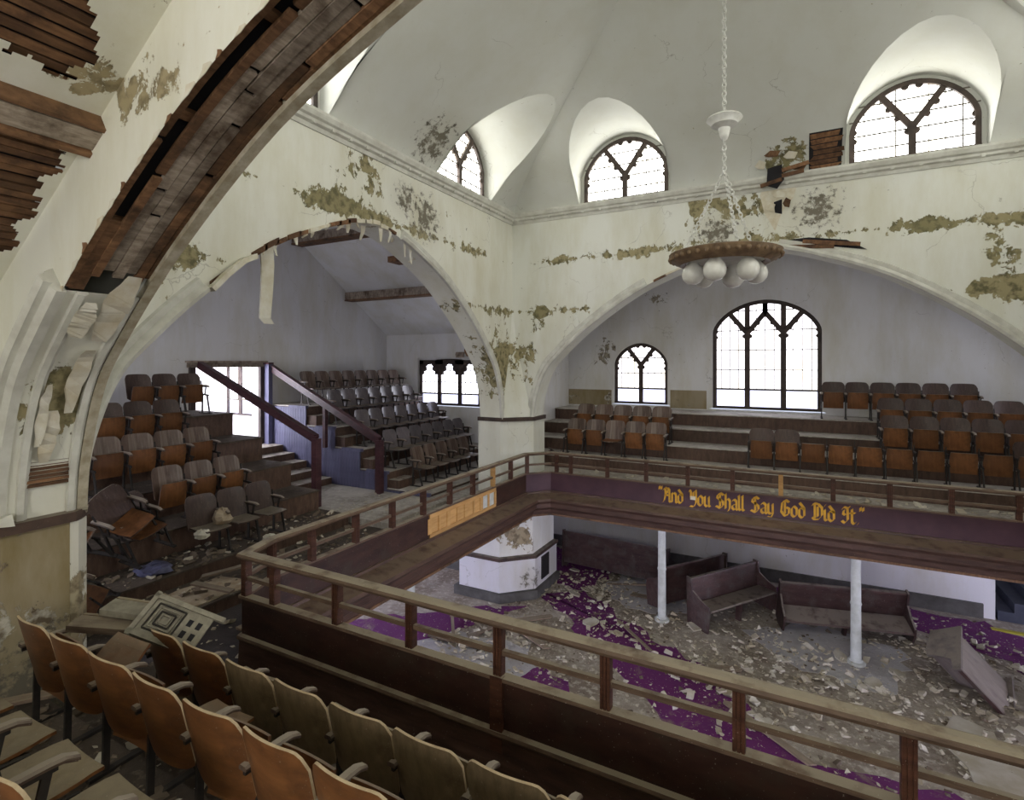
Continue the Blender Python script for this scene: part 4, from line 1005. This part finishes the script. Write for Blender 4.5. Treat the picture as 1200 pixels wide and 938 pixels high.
# --- left gallery, left block
LBk = {4: (2.86, 3), 3: (2.36, 3), 2: (1.86, 5), 1: (2.36, 3), 0: (2.38, 3)}
for i in range(5):
    y0, n = LBk[i]
    for k in range(n):
        lab = '%s seat toward the doorway in the %s row of the brown left block' % (ORD[k], rown[i])
        chair(P(XT[i]+.11, y0+.125+SP*k, ZT[i]), -math.pi/2+rc.uniform(-.04, .04), lab, 'seats of the left block in the left gallery', back='seat_dark' if i in (4, 3, 0) else 'seat_back', state='up' if i else 'down', end=(k == n-1), seat='seat_under' if i else 'seat_dark', edge=False)
# broken seats heaped beside the near pier
heap = [((-3.66, 1.60, -1.47), (-.35, .85, -1.25), 'broken seat tipped sideways lowest in the heap against the peeling pier'),
        ((-3.95, 1.72, -1.32), (-.25, .7, -1.2), 'broken seat leaning on the bottom one of the heap by the pier'),
        ((-4.05, 2.06, -1.26), (-.2, .5, -1.4), 'grey tilted seat in the middle of the broken heap'),
        ((-3.30, 1.50, -1.50), (1.1, .7, -1.7), 'seat fallen forward on the low step by the pier'),
        ((-4.06, 2.14, -1.36), (-.1, .3, -1.5), 'seat leaning at the end of the broken heap')]
for i, (p_, r_, lab) in enumerate(heap):
    chair(P(*p_), 0, lab, 'broken seats heaped by the near pier', back='seat_back' if i % 2 else 'seat_dark', seat='seat_under', state='half' if i % 2 else 'down', end=True, rot=r_, edge=False)
# --- back gallery (facing -Y)
def brow(i, x0, n, lab, start=0, **kw):
    for k in range(n):
        chair(P(x0+.125+SP*k, YT[i]-.11+.0, ZB[i]), math.pi+rc.uniform(-.03, .03), lab % ORD[k], 'seats of the back gallery', end=(k == 0), edge=False, **kw)
brow(3, .27, 6, '%s dark seat from the tall window in the top row', back='seat_dark')
brow(2, .80, 6, '%s dark seat in the row below the top row, counted from the tall window side', back='seat_dark')
brow(1, .78, 6, '%s dark seat of the third row down, counted from the bare tiers', back='seat_dark')
for k in range(10):
    chair(P(-.46+.125+.243*k, YT[0]-.13, ZB[0]), math.pi, '%s orange tipped-up seat of the backless front row behind the lettering' % ORD[k], 'backless front row of the back gallery', back='seat_dark', end=(k == 0), hasback=(k in (0, 1, 9)), edge=False, arms=False)
for k in range(5):
    chair(P(-2.62+.125+SP*k, YT[1]-.11, ZB[1]), math.pi, '%s upper seat of the block under the small gothic window' % ORD[k], 'upper row under the small gothic window', back='seat_back', end=(k == 0), edge=False)
    chair(P(-2.60+.125+SP*k, YT[0]-.11, ZB[0]), math.pi, '%s lower seat of the block under the small gothic window' % ORD[k], 'lower row under the small gothic window', back='seat_back', end=(k == 0), edge=False, state='up' if k != 2 else 'down')
chair(P(-2.95, 6.2, -1.38), 0, 'collapsed seat wedged in the corner behind the white pier', 'seats of the back gallery', back='seat_dark', rot=(.8, .3, 2.6), end=True, edge=False)
# --- near gallery (facing +Y, seen from behind)
for k in range(10):
    chair(P(-2.27+.125+SP*k, 1.29, -1.46), rc.uniform(-.03, .03), '%s tan-backed seat of the row along the near railing' % ORD[k], 'seats along the near railing', back='seat_tan' if k > 1 else 'seat_orange', seat='seat_tan', state='down' if k in (1, 3) else 'up', end=(k == 9))
for k in range(9):
    chair(P(-2.49+.125+SP*k, .98, -1.34), rc.uniform(-.04, .04), '%s orange-backed seat of the row behind the tan seats' % ORD[k], 'orange seats of the near gallery', back='seat_orange', seat='seat_orange', state='half' if k == 1 else 'down' if k in (3,) else 'up', end=(k == 8))
for k in range(4):
    chair(P(-2.23+.125+SP*k, .56, -1.21), rc.uniform(-.04, .04), '%s armed seat of the rearmost near row' % ORD[k], 'rearmost seats of the near gallery', back='seat_orange', seat='seat_tan', state='down', end=True)

# broken decorative seat end lying over the near rows
se = thing('seat_end_panel', 'grey ornamental seat end with nested squares lying across the near seats', 'seat end', P(-2.14, 1.22, -1.03))
_ex = Vector((.883*.93, .4695*.93, -.36)).normalized(); _n = Vector((.4695*.55, -.883*.55, .83)); _n = (_n-_ex*_n.dot(_ex)).normalized()
se.rotation_euler = Matrix((_ex, _n.cross(_ex), _n)).transposed().to_euler()
se.scale = (.74, .74, .74)
MB().box((0, 0, 0), (.66, .36, .02)).build('plate', 'metalgrey', se)
for i, (sx, sy) in enumerate(((.30, .27), (.23, .20), (.16, .14), (.09, .08))):
    m = MB()
    for a, b2, w, d in ((0, sy/2, sx, .012), (0, -sy/2, sx, .012), (sx/2, 0, .012, sy), (-sx/2, 0, .012, sy)): m.box((a-.10, b2, .018), (w, d, .03))
    m.build('nested_square', 'metalgrey' if i % 2 else 'iron', se)  # every other square is dark, painting the shade of a groove
m = MB(); m.bar((-.36, -.2, .01), (.40, -.2, .01), .05, .045); m.bar((-.36, .2, .01), (.44, .2, .01), .05, .045); m.bar((-.33, -.24, .01), (-.33, .24, .01), .05, .045); m.build('rim', 'metalgrey', se)
m = MB()
for a, b2 in ((.14, .06), (.14, -.06), (.24, .06), (.24, -.06)): m.box((a, b2, .008), (.05, .07, .012))
m.build('slot_shade', 'void_shade', se)  # near-black blocks paint the shade of slots in the plate
se.location.z += .02
for k, (x, y, z, rx, ry, rz, lab) in enumerate(((-2.36, 1.19, -1.0, .1, .12, .45, 'loose grey padded seat board tucked under the ornamental seat end'), (-2.40, 1.10, -1.03, .05, .1, .55, 'loose brown seat board lying under the grey one'), (-2.36, 1.36, -1.12, 1.2, .5, .9, 'plywood back standing on edge behind the ornamental seat end'), (-2.42, 1.40, -1.12, 1.25, .6, .8, 'second plywood back leaning behind the ornamental seat end'))):
    sb = thing('seat_board', lab, 'board', P(x, y, z), (rx, ry, rz)); MB().box((0, 0, 0), (.44, .17, .05 if k < 2 else .016)).build('ply', 'metalgrey' if k == 0 else 'plank', sb); MB().box((0, .09, 0), (.42, .025, .06 if k < 2 else .02)).build('nosing', 'seat_tan', sb)

# ================================================================ GROUND FLOOR
for i, (x, y) in enumerate(((.465, 5.62), (-1.23, 5.62), (-2.78, 3.46))):
    c = thing('iron_column', ('white iron column in front of the low dark pew', 'white iron column beside the tumbled pews', 'white iron column below the left gallery')[i], 'column', P(x, y, ZG))
    MB().lathe([(.0, 0), (.15, 0), (.15, .04), (.11, .06), (.10, .1)], 16).build('base', 'column', c, True)
    MB().lathe([(.085, .08), (.08, 1.0), (.078, 1.96)], 16).build('shaft', 'column', c, True)
    MB().lathe([(.078, 1.88), (.10, 1.92), (.13, 1.95), (.13, 2.02)], 16).build('capital', 'column', c, True)
    MB().lathe([(.088, 1.05), (.092, 1.07), (.088, 1.09)], 16).build('collar', 'column', c, True)
def pew(p, rot, L, label, back='pew', seat='pew'):
    r = thing('church_pew', label, 'pew', p, rot)
    m = MB(); m.grid([[(-L/2, -.20-.12*t, .38+.50*t), (L/2, -.20-.12*t, .38+.50*t)] for t in (0, .5, 1)]); m.grid([[(-L/2, -.23-.12*t, .38+.50*t), (L/2, -.23-.12*t, .38+.50*t)] for t in (0, .5, 1)])
    m = MB(); m.prism([(-L/2, -.20, .10), (-L/2, -.32, .88), (-L/2, -.355, .88), (-L/2, -.235, .10)], (L, 0, 0)); m.build('backrest', back, r)
    m = MB(); m.prism([(-L/2, -.21, .42), (-L/2, .20, .45), (-L/2, .23, .43), (-L/2, .20, .405), (-L/2, -.21, .385)], (L, 0, 0)); m.build('seat', seat, r)
    m = MB(); m.prism([(-L/2, -.365, .865), (-L/2, -.30, .875), (-L/2, -.31, .905), (-L/2, -.37, .90)], (L, 0, 0)); m.build('top_rail', 'pew', r)
    for x in (-L/2-.03, L/2):
        pts = [(x, -.30, 0), (x, .22, 0), (x, .24, .40), (x, .20, .55), (x, .0, .60), (x, -.22, .70), (x, -.28, .93), (x, -.40, .93), (x, -.36, .55)]
        MB().prism(pts, (.035, 0, 0)).build('end_panel', back, r)
    MB().box((0, .1, .2), (.05, .12, .40)).build('leg', 'pew', r)
    return r
G0 = ZC+ZG*H
pew((-4.0, 13.1, G0), (-.16, 0, math.radians(-4)), 2.7, 'long dark pew seen from behind along the ground floor back wall')
pew((-2.2, 12.55, G0+.0), (-.1, .03, math.radians(58)), 1.9, 'dark pew angled beside the white iron column')
pew((-1.15, 12.05, G0+.0), (-.08, 0, math.radians(236)), 2.0, 'broken pew with a torn pale patch on its back')
pew((.78, 12.45, G0-.05), (-.45, 0, math.radians(194)), 2.2, 'dark pew slumped low behind the front iron column')
_r, _v, _z = Vector((.883, .4695, 0)), Vector((-.4695, .883, 0)), Vector((0, 0, 1))
_x = (-_r*.55+_z*.62+_v*.15).normalized(); _y = -(_r*.45-_v*.75+_z*.45); _y = (_y-_x*_y.dot(_x)).normalized()
pew((2.55, 11.55, G0+.42), Matrix((_x, _y, _x.cross(_y))).transposed().to_euler(), 1.0, 'short pew toppled over with its grey underside showing', 'pew_end', 'pew_end')
# carpet and screed
def patch(pts, z, mat, label, cat, name='carpet', th=.006, seed=1, jag=.12, kind=None):
    r = random.Random(seed); out = []
    for i in range(len(pts)):
        a, b2 = Vector(pts[i]), Vector(pts[(i+1) % len(pts)]); n = max(2, int((b2-a).length/.12))
        for k in range(n):
            p_ = a+(b2-a)*k/n; out.append((p_.x*H+r.uniform(-jag, jag), p_.y*H+r.uniform(-jag, jag), z))
    o = MB().prism(out, (0, 0, th)).build(name, mat); return tag(o, label, cat, kind=kind)
patch([(-3.05, 6.15), (-2.2, 5.9), (-1.9, 7.1), (-3.1, 7.1)], G0+.002, 'carpet', 'purple carpet between the white pier and the back wall', 'carpet', seed=1)
patch([(-2.6, 5.6), (-2.2, 5.9), (-.6, 4.8), (.6, 3.4), (.2, 3.1), (-.9, 4.1)], G0+.005, 'carpet', 'long strip of purple carpet crossing the well', 'carpet', seed=2)
patch([(-4.6, 3.7), (-3.4, 4.7), (-2.6, 5.3), (-2.75, 4.9), (-3.3, 4.0), (-3.4, 3.2)], G0+.004, 'carpet', 'purple carpet below the left gallery edge', 'carpet', seed=3)
patch([(-1.9, 6.9), (1.65, 6.6), (1.65, 7.1), (-1.9, 7.15)], G0+.002, 'carpet', 'purple carpet strip along the back wall behind the pews', 'carpet', seed=4)
patch([(.9, 6.6), (1.7, 6.3), (1.85, 5.1), (2.05, 6.8), (1.75, 7.1)], G0+.003, 'carpet', 'purple carpet in front of the dark blue stairs', 'carpet', seed=5)
patch([(-.1, 4.0), (.9, 4.2), (1.5, 3.6), (1.4, 2.2), (.3, 2.4)], G0+.003, 'carpet', 'worn purple carpet near the foot of the near railing', 'carpet', seed=6)
patch([(-2.2, 3.9), (-1.9, 4.3), (-1.35, 3.9), (-1.6, 3.5)], G0+.003, 'carpet', 'dull purple carpet scrap amid grey rubble', 'carpet', seed=7)
patch([(-2.9, 3.0), (-3.4, 4.4), (-2.2, 4.5), (-1.7, 3.6), (-2.1, 2.9)], G0+.001, 'screed', 'pale bare screed littered with plaster', 'screed', 'screed', seed=8)
patch([(-2.0, 6.05), (-1.9, 6.9), (-1.2, 6.6), (-1.0, 5.9), (-1.5, 5.7)], G0+.001, 'screed', 'pale bare screed beside the tumbled pews', 'screed', 'screed', seed=9)
patch([(-.5, 5.8), (.2, 6.3), (.9, 6.0), (.7, 5.2), (.0, 5.3)], G0+.001, 'screed', 'pale bare screed around the front iron column', 'screed', 'screed', seed=10)
patch([(.98, 5.15), (1.25, 5.0), (1.45, 4.2), (1.2, 4.0), (.9, 4.7)], G0+.008, 'slab', 'large pale plaster sheet near the toppled pew', 'plaster', 'plaster_sheet', .02, seed=11)
# rubble
def rubble(n, fn, smin, smax, mat, label, seed, name='rubble'):
    r = random.Random(seed); m = MB()
    for i in range(n):
        p_ = fn(r)
        if p_ is None: continue
        s = smin+(smax-smin)*r.random()**3; R = Euler((r.uniform(-.5, .5), r.uniform(-.5, .5), r.uniform(0, 6.3))).to_matrix()
        a, b2, c_ = s*r.uniform(.6, 1.4), s*r.uniform(.5, 1), s*r.uniform(.12, .4)
        k = len(m.v); m.box(Vector(p_)+Vector((0, 0, c_*.4)), (a, b2, c_), R)
        for j in range(k, len(m.v)): m.v[j] = tuple(m.v[j][q_]+r.uniform(-.15, .15)*s for q_ in range(3))
    return tag(m.build(name, mat), label, 'debris', kind='stuff')
def area(x0, x1, y0, y1, z): return lambda r: (H*r.uniform(x0, x1), H*r.uniform(y0, y1), z)
def blobs(cs, z):
    def f(r):
        x, y, s = r.choice(cs); return (H*(x+r.gauss(0, s)), H*(y+r.gauss(0, s)), z+max(0, .05*r.random()))
    return f
rubble(4500, area(-3.0, 1.7, 2.2, 7.1, G0), .012, .075, 'rubble', 'plaster crumbs strewn over the ground floor', 1)
rubble(2200, blobs([(-2.3, 3.7, .35), (-2.6, 4.3, .3), (-2.1, 6.0, .25), (-1.6, 5.3, .3), (-.3, 5.3, .35), (.5, 5.2, .3), (1.3, 5.4, .35), (-.4, 4.7, .3), (1.3, 6.3, .3)], G0), .015, .13, 'rubble', 'heaps of broken plaster on the ground floor', 2)
rubble(2500, area(-3.0, 1.7, 2.2, 7.1, G0), .012, .08, 'rubble_dk', 'dark crumbs strewn over the ground floor', 3)
def neartier(r):
    x = r.uniform(-2.7, -.3); y = r.uniform(.2, 1.75)
    z = -1.65 if y > 1.52 else -1.46 if y > 1.0 else -1.34 if y > .66 else -1.21 if y > .26 else -1.06
    return P(x, y, z)
rubble(900, neartier, .02, .13, 'rubble_dk', 'dirt and broken plaster under the near seats', 4)
rubble(260, neartier, .02, .12, 'rubble', 'pale plaster bits under the near seats', 5)
def ltier(r):
    x = r.uniform(-4.3, -3.38); y = r.uniform(1.4, 3.75); z = -1.56 if x > -3.8 else -1.46
    return P(x, y, z)
rubble(500, ltier, .02, .13, 'rubble_dk', 'dirt on the low steps beside the near pier', 6)
rubble(200, ltier, .02, .12, 'rubble', 'plaster bits on the low steps beside the near pier', 7)
rubble(260, area(-3.3, -2.7, 1.9, 5.2, ZC+AI*H), .02, .12, 'rubble', 'plaster bits along the left gallery aisle', 8)
rubble(350, area(-2.6, 1.8, 5.64, 6.15, ZC-1.31*H), .02, .12, 'rubble', 'plaster bits along the back gallery aisle', 9)
rubble(160, area(-4.3, -3.4, 3.9, 4.75, ZC-1.5*H), .015, .07, 'rubble', 'plaster crumbs on the landing boards', 10)
# loose planks and slabs, one by one
PL = [(-2.9, 4.75, 1.3, .3), (-2.7, 4.6, 1.1, 1.2), (-2.5, 4.9, 1.4, .8), (-3.0, 4.4, 1.2, 2.2), (-2.3, 4.65, 1.2, 2.7), (-2.75, 4.25, 1.6, .1), (-1.75, 6.3, 1.1, .35), (-1.95, 6.6, .8, 2.9), (-1.5, 6.05, .7, .1),
      (-1.4, 5.15, 1.2, 2.4), (-.2, 4.25, 1.5, 2.5), (.3, 3.75, 1.4, 2.45), (.1, 3.55, .9, .9), (.55, 3.25, .7, 2.1), (-.55, 4.95, .6, .4), (-1.1, 3.2, 1.2, .75), (-.75, 3.3, 1.1, .65), (-1.4, 3.5, 1.0, 1.0), (-1.25, 3.0, .9, 2.4), (.95, 3.1, .8, 1.7)]
PN = ['short plank end in the debris beside the left well edge', 'thin lath standing askew in the debris under the left gallery', 'long pale lath crossing the debris under the left gallery', 'dark stick lying deepest under the left gallery edge', 'broad splinter pointing at the white pier', 'long board lying flat on the pale screed', 'long dark stick on the screed beside the tumbled pews', 'short stick on the purple carpet by the long pew', 'thin lath at the edge of the tumbled pews',
      'long strip edging the purple carpet below the pier', 'long thin batten crossing the purple carpet', 'pale batten meeting the carpet edge in the middle of the well', 'reddish batten crossing the pale one', 'dark bar on the worn carpet', 'short bar beside the column by the tumbled pews', 'wide dark plank in the near left corner of the well', 'second dark plank beside the wide one', 'grey plank on top of the dark planks', 'crooked plank jutting from the dark planks', 'short pale stick at the foot of the near railing']
for i, (x, y, L, a) in enumerate(PL):
    w = .06+.05*(i % 3); r = thing('loose_plank', PN[i], 'plank', (x*H, y*H, G0+.03), (.0, .03*(i % 3-1), a), 'loose planks on the ground floor')
    m = MB(); m.prism([(-L/2, -w/2, 0), (L/2-.06, -w/2, 0), (L/2, 0, 0), (L/2-.03, w/2, 0), (-L/2+.05, w/2, 0)], (0, 0, .025)); m.build('board', 'plank', r)
for i, (x, y, w, d, a) in enumerate([(-.95, 2.95, .9, .4, .7), (-1.45, 3.05, .8, .35, .5), (-.45, 3.0, 1.2, .55, .6)]):
    r = thing('floor_board', ('broad dark board', 'narrow dark board', 'long grey board')[i]+' lying in the well below the near railing', 'board', (x*H, y*H, G0+.02), (0, .02, a)); MB().box((0, 0, .02), (w, d, .03)).build('board', 'plank', r); MB().box((0, d/2-.03, .045), (w*.96, .05, .03)).build('batten', 'plank', r)
for i, (x, y, s, a) in enumerate([(-1.75, 3.35, .38, .3), (-2.0, 3.55, .3, 1.1), (-1.6, 3.15, .42, 2.0), (-2.2, 3.2, .3, .6), (.55, 5.3, .4, .8), (.75, 5.55, .35, 2.2), (-.9, 5.6, .35, .2), (-2.25, 5.75, .35, 1.3), (-.2, 4.35, .25, .4), (1.3, 3.1, .45, .9), (-2.5, 6.4, .3, .5), (-2.35, 6.8, .4, 1.9), (.35, 5.65, .3, 1.9), (-1.85, 5.2, .35, .4)]):
    r_ = random.Random(40+i); n = 7
    o = MB().prism([(s/2*math.cos(2*math.pi*k/n)*r_.uniform(.6, 1.2), s/2*math.sin(2*math.pi*k/n)*r_.uniform(.5, 1), 0) for k in range(n)], (0, 0, .03)).build('plaster_slab', 'slab')
    o.location = (x*H, y*H, G0+.03); o.rotation_euler = (r_.uniform(-.2, .2), r_.uniform(-.2, .2), a)
    tag(o, 'jagged pale plaster slab '+('on the pale screed below the left gallery' if i < 4 else 'by the front iron column' if i in (4, 5, 12) else 'on the littered ground floor'), 'plaster slab', 'plaster slabs on the ground floor')
# debris in the left gallery
def lump(p, s, mat, label, cat, seed, name, flat=.6):
    r = random.Random(seed); m = MB(); n, k = 7, 10; rows = []
    for i in range(n+1):
        th = math.pi*i/n
        rows.append([(s*math.sin(th)*math.cos(2*math.pi*j/k)*r.uniform(.75, 1.2), s*.8*math.sin(th)*math.sin(2*math.pi*j/k)*r.uniform(.75, 1.2), s*flat*(1-math.cos(th))*.5*r.uniform(.85, 1.1)*1.6) for j in range(k)])
    m.grid(rows, cv=True); o = m.build(name, mat, None); o.location = p; return tag(o, label, cat)
lump(P(-3.95, 2.62, -1.27), .17, 'insul', 'torn lump of plaster heaped on the front row seat', 'debris', 1, 'plaster_lump', 1.0)
lump(P(-3.86, 2.40, -1.30), .13, 'tornwhite', 'crumpled white plaster piece on the edge of a front seat', 'debris', 2, 'plaster_lump', .7)
lump(P(-3.82, 2.95, -1.46), .15, 'tornwhite', 'flat white debris at the feet of the front row end seat', 'debris', 3, 'plaster_lump', .4)
lump(P(-3.95, 2.12, -1.47), .28, 'bluetarp', 'crumpled blue-grey sheet on the step below the broken seats', 'sheet', 4, 'crumpled_sheet', .3)
lump(P(-4.95, 1.95, -.72), .16, 'insul', 'scrap of brown paper lining draped over the third row', 'debris', 5, 'paper_scrap', .6)
patch([(-3.38, 2.0), (-3.37, 2.5), (-3.7, 2.45), (-3.72, 2.05)], ZC-1.56*H+.002, 'insul', 'frayed pale carpet scrap on the low step beside the corner railing', 'carpet', 'carpet_scrap', .015, seed=21, jag=.04)
for i, (x, y, z, L, a, b2) in enumerate([(-3.42, 2.2, -1.50, .6, .3, .1), (-3.6, 2.45, -1.50, .7, 1.0, -.1), (-3.0, 2.3, -1.64, .8, 1.5, 0), (-3.05, 3.2, -1.64, 1.3, 1.45, 0), (-2.9, 3.9, -1.64, .9, 1.7, 0), (-2.3, 1.2, -1.44, .6, .2, .15), (-2.6, .95, -1.30, .5, .9, 0)]):
    r = thing('loose_plank', ('split board on the low step by the corner railing', 'grey board leaning over the low step', 'board lying in the aisle by the corner post', 'long board along the left gallery aisle', 'board in the aisle near the pine repair', 'board lying at the foot of the tan pier', 'short board beside the near orange seats')[i], 'plank', P(x, y, z), (0, b2, a)); MB().box((0, 0, .02), (L, .10, .025)).build('board', 'plank', r)

# ================================================================ PLASTER HANGING FROM THE ARCHES
def strip(name, pts, w, th, mat, label, wdir, taper=.6):
    m = MB(); rows = []; wd_ = Vector(wdir).normalized()
    for i, p_ in enumerate(pts):
        p_ = Vector(p_); k = 1-(1-taper)*i/(len(pts)-1); t = (Vector(pts[min(i+1, len(pts)-1)])-Vector(pts[max(i-1, 0)])).normalized(); n_ = t.cross(wd_).normalized()
        rows.append([p_-wd_*w*k/2, p_+wd_*w*k/2, p_+wd_*w*k/2+n_*th, p_-wd_*w*k/2+n_*th])
    m.grid(rows, cv=True); m.f += [(0, 1, 2, 3), tuple(4*(len(pts)-1)+i for i in range(4))]
    return tag(m.build(name, mat), label, 'plaster')
def la(q, off=0, x=XL-.05): return P(x, 3.32+2.04*q, lerp_tab(ARCH, q)+off)
strip('hanging_plaster', [la(-.49, .02), la(-.485, -.12), la(-.488, -.28), la(-.495, -.45), la(-.48, -.50)], .17, .04, 'tornwhite', 'long strip of white plaster dangling from the left arch', (.3, 1, 0), .75)
strip('hanging_plaster', [la(-.70, .01, XL+.03), la(-.66, .035, XL+.04), la(-.60, .045, XL+.03), la(-.545, .015, XL)], .10, .06, 'tornwhite', 'snapped white arch moulding sticking out below the left arch', (1, 0, 0), .8)
rj = random.Random(9)
for i in range(16):
    q_ = -.50+.052*i; L = rj.uniform(.04, .17); p0 = la(q_, .02, XL-rj.uniform(.0, .1))
    strip('hanging_plaster', [p0, p0+Vector((rj.uniform(-.03, .03), rj.uniform(-.03, .03), -H*L*.5)), p0+Vector((rj.uniform(-.06, .06), rj.uniform(-.06, .06), -H*L))], rj.uniform(.05, .14), .012, 'tornwhite' if i % 3 else 'torn', '%s plaster rag along the left arch crown, counted from the long dangling strip' % ORD[i], (rj.uniform(-.5, .5), 1, 0), .3)['group'] = 'plaster fringe of the left arch'
# bare lath along the broken crown of the left arch and back arch
def arch_lath(axis, plane, sign, c, a, q0, q1, n, parent, rnd):
    f = mp(axis, plane)
    for i in range(n):
        qa = q0+(q1-q0)*i/n; qb = qa+(q1-q0)/n*rnd.uniform(.8, 1.3); r0 = rnd.uniform(-.006, .006); r1 = r0+rnd.uniform(.02, .04); rows = []
        for t in range(4):
            q_ = qa+(qb-qa)*t/3; s = c+a*q_; z = lerp_tab(ARCH, q_); rows.append([f(s, z+r0, sign*.015), f(s, z+r1, sign*.015), f(s, z+r1, -.01*sign), f(s, z+r0, -.01*sign)])
        m = MB(); m.grid(rows, cv=True); m.f += [(0, 1, 2, 3), (12, 13, 14, 15)]; m.build('lath', 'lath' if rnd.random() < .6 else 'torn', parent)
arch_lath('X', XL, 1, 3.32, 2.04, -.69, .10, 18, wl, rj); arch_lath('Y', YB, -1, -.39, 2.33, -.40, .10, 10, wb, rj)
# broken render above the back arch; near-black sheets paint the shade in its holes
def wall_patch(pts, off, th, name, mat, parent):
    return MB().prism([P(x, YB-off, z) for x, z in pts], (0, -th*H, 0)).build(name, mat, parent)
wall_patch([(-.27, 1.78), (-.05, 1.86), (.02, 1.74), (-.02, 1.55), (-.12, 1.42), (-.18, 1.25), (-.27, 1.42), (-.31, 1.6)], .0, .004, 'broken_render', 'torn', wb)
wall_patch([(-.24, 1.82), (-.12, 1.84), (-.10, 1.70), (-.16, 1.62), (-.25, 1.66)], .086, .004, 'hole_shade', 'void_shade', wb)
wall_patch([(-.19, 1.52), (-.12, 1.54), (-.12, 1.40), (-.18, 1.42)], .004, .003, 'hole_shade', 'void_shade', wb)
wall_patch([(-.12, 1.10), (.25, 1.06), (.55, 1.0), (.40, 1.10), (.1, 1.155), (-.1, 1.15)], .003, .004, 'hole_shade', 'void_shade', wb)
for i, (x0, z0, x1, z1) in enumerate(((-.12, 1.78, .1, 1.82), (-.12, 1.73, .06, 1.75), (-.3, 1.66, -.12, 1.70), (-.15, 1.09, .3, 1.05), (.05, 1.12, .5, 1.05))):
    MB().bar(P(x0, YB-.10+.08*(i > 2), z0), P(x1, YB-.10+.08*(i > 2), z1), .02, .07).build('lath', 'lath', wb)
def vb(x, z, off=0): return P(x, YB-(CY-YN)*finv(z)-off, z)
MB().grid([[vb(.10, 1.76+.27*k/6, .006), vb(.355, 1.76+.27*k/6, .006)] for k in range(7)]).build('lath_backing', 'void_shade', wb)
for i in range(7):
    z = 1.765+.037*i; MB().grid([[vb(.09+rj.uniform(0, .05), z, .01), vb(.35+rj.uniform(-.04, .03), z+.004, .01)], [vb(.09+rj.uniform(0, .05), z+.031, .012), vb(.345+rj.uniform(-.04, .03), z+.034, .012)]]).build('lath', 'lath', wb)
for i, (x, z, w, h_) in enumerate([(-.20, 1.93, .14, .05), (-.05, 1.90, .12, .06), (-.30, 1.86, .1, .07), (.02, 1.80, .13, .05), (-.14, 1.58, .12, .07), (-.22, 1.47, .09, .08), (-.08, 1.49, .07, .09)]):
    k = vb if z > 1.75 else (lambda x, z, off=0: P(x, YB-off, z)); o_ = .012+.004*i
    m = MB(); m.add([k(x-w/2, z, o_), k(x-w*.1, z+h_*.6, o_), k(x+w/2, z+h_*.2, o_+.02), k(x+w*.3, z-h_*.6, o_+.035), k(x-w*.25, z-h_*.4, o_+.015)], [(0, 1, 2, 3, 4)]); m.build('torn_plaster', 'torn' if i % 3 else 'lath', wb)
# stained wood and paper peeling over the oak window in the left gallery
for i, (x, z, w, h_) in enumerate([(-4.55, .18, .22, .16), (-4.35, .10, .20, .25), (-4.75, .12, .16, .08)]):
    strip('peeling_board', [P(x, YLR-.02, z+h_/2), P(x, YLR-.05, z), P(x+.03, YLR-.03-.03*i, z-h_/2)], H*w, .03, 'boards' if i else 'board_brown', ('brown', 'hanging grey', 'short grey')[i]+' panel peeling off above the oak window', (1, 0, 0), .9)['category'] = 'panel'

# ================================================================ CHANDELIER
cp = P(CX, CY, .62)
ch = thing('chandelier', 'carved wooden ring chandelier with opal globes on white chains', 'chandelier', cp)
MB().lathe([(.44, -.05), (.50, -.07), (.60, -.02), (.625, .03), (.635, .06), (.60, .075), (.50, .07), (.44, .03), (.44, -.05)], 40).build('ring', 'ring', ch, True)
kn = MB().lathe([(0, -.03), (.02, -.02), (.028, 0), (.02, .02), (0, .03)], 8).mesh('ring_boss', 'ring', True)
for k in range(36):
    a = 2*math.pi*k/36; inst('ring_boss', kn, ch, (.618*math.cos(a), .618*math.sin(a), .01))
MB().lathe([(0, -.02), (.44, -.035), (.44, -.02), (0, .0)], 32).build('ring_plate', 'chain', ch)
gb = MB().lathe([(.05, .02), (.075, .0), (.115, -.05), (.13, -.11), (.118, -.17), (.08, -.215), (.03, -.235), (0, -.238)], 20).mesh('globe', 'globe', True)
hd = MB().lathe([(.0, .09), (.055, .09), (.055, .02), (.07, .0), (.06, -.01)], 14).mesh('globe_holder', 'chain', True)
for k in range(6):
    a = 2*math.pi*k/6+.35; p_ = (.36*math.cos(a), .36*math.sin(a), -.07); h_ = inst('globe_holder', hd, ch, p_); inst('globe', gb, h_)
zt = H*(1.45-.62)
MB().lathe([(.0, .0), (.19, .0), (.205, -.02), (.16, -.06), (.15, -.09), (.07, -.13), (.05, -.22), (.035, -.26), (0, -.28)], 24).build('canopy_plate', 'chain', ch, True).location = (0, 0, zt+.02)
def chain(p0, p1, name, r=.024, ln_=.075):
    p0, p1 = Vector(p0), Vector(p1); L = (p1-p0).length; n = int(L/(ln_*.72)); t = (p1-p0).normalized(); m = MB()
    a = t.cross(Vector((.3, .9, .1))).normalized(); b2 = t.cross(a)
    for i in range(n):
        c = p0+t*L*(i+.5)/n; s = a if i % 2 else b2; pts = []
        for k in range(9):
            an = 2*math.pi*k/8; pts.append(c+t*math.cos(an)*ln_/2+s*math.sin(an)*r)
        m.tube(pts, .0075, 5, False)
    return m.build(name, 'chain', ch, True)
chain((0, 0, zt), (0, 0, H*(3.12-.62)), 'chain'); chain((0, 0, zt-.25), (0, 0, zt-.62), 'chain')
for k in range(3):
    a = 2*math.pi*k/3+.9; chain((0, 0, zt-.62), (.52*math.cos(a), .52*math.sin(a), .06), 'chain', .02, .065)
print('OBJECTS', len(bpy.data.objects), 'TRIS', sum(len(p_.vertices)-2 for me in bpy.data.meshes for p_ in me.polygons))
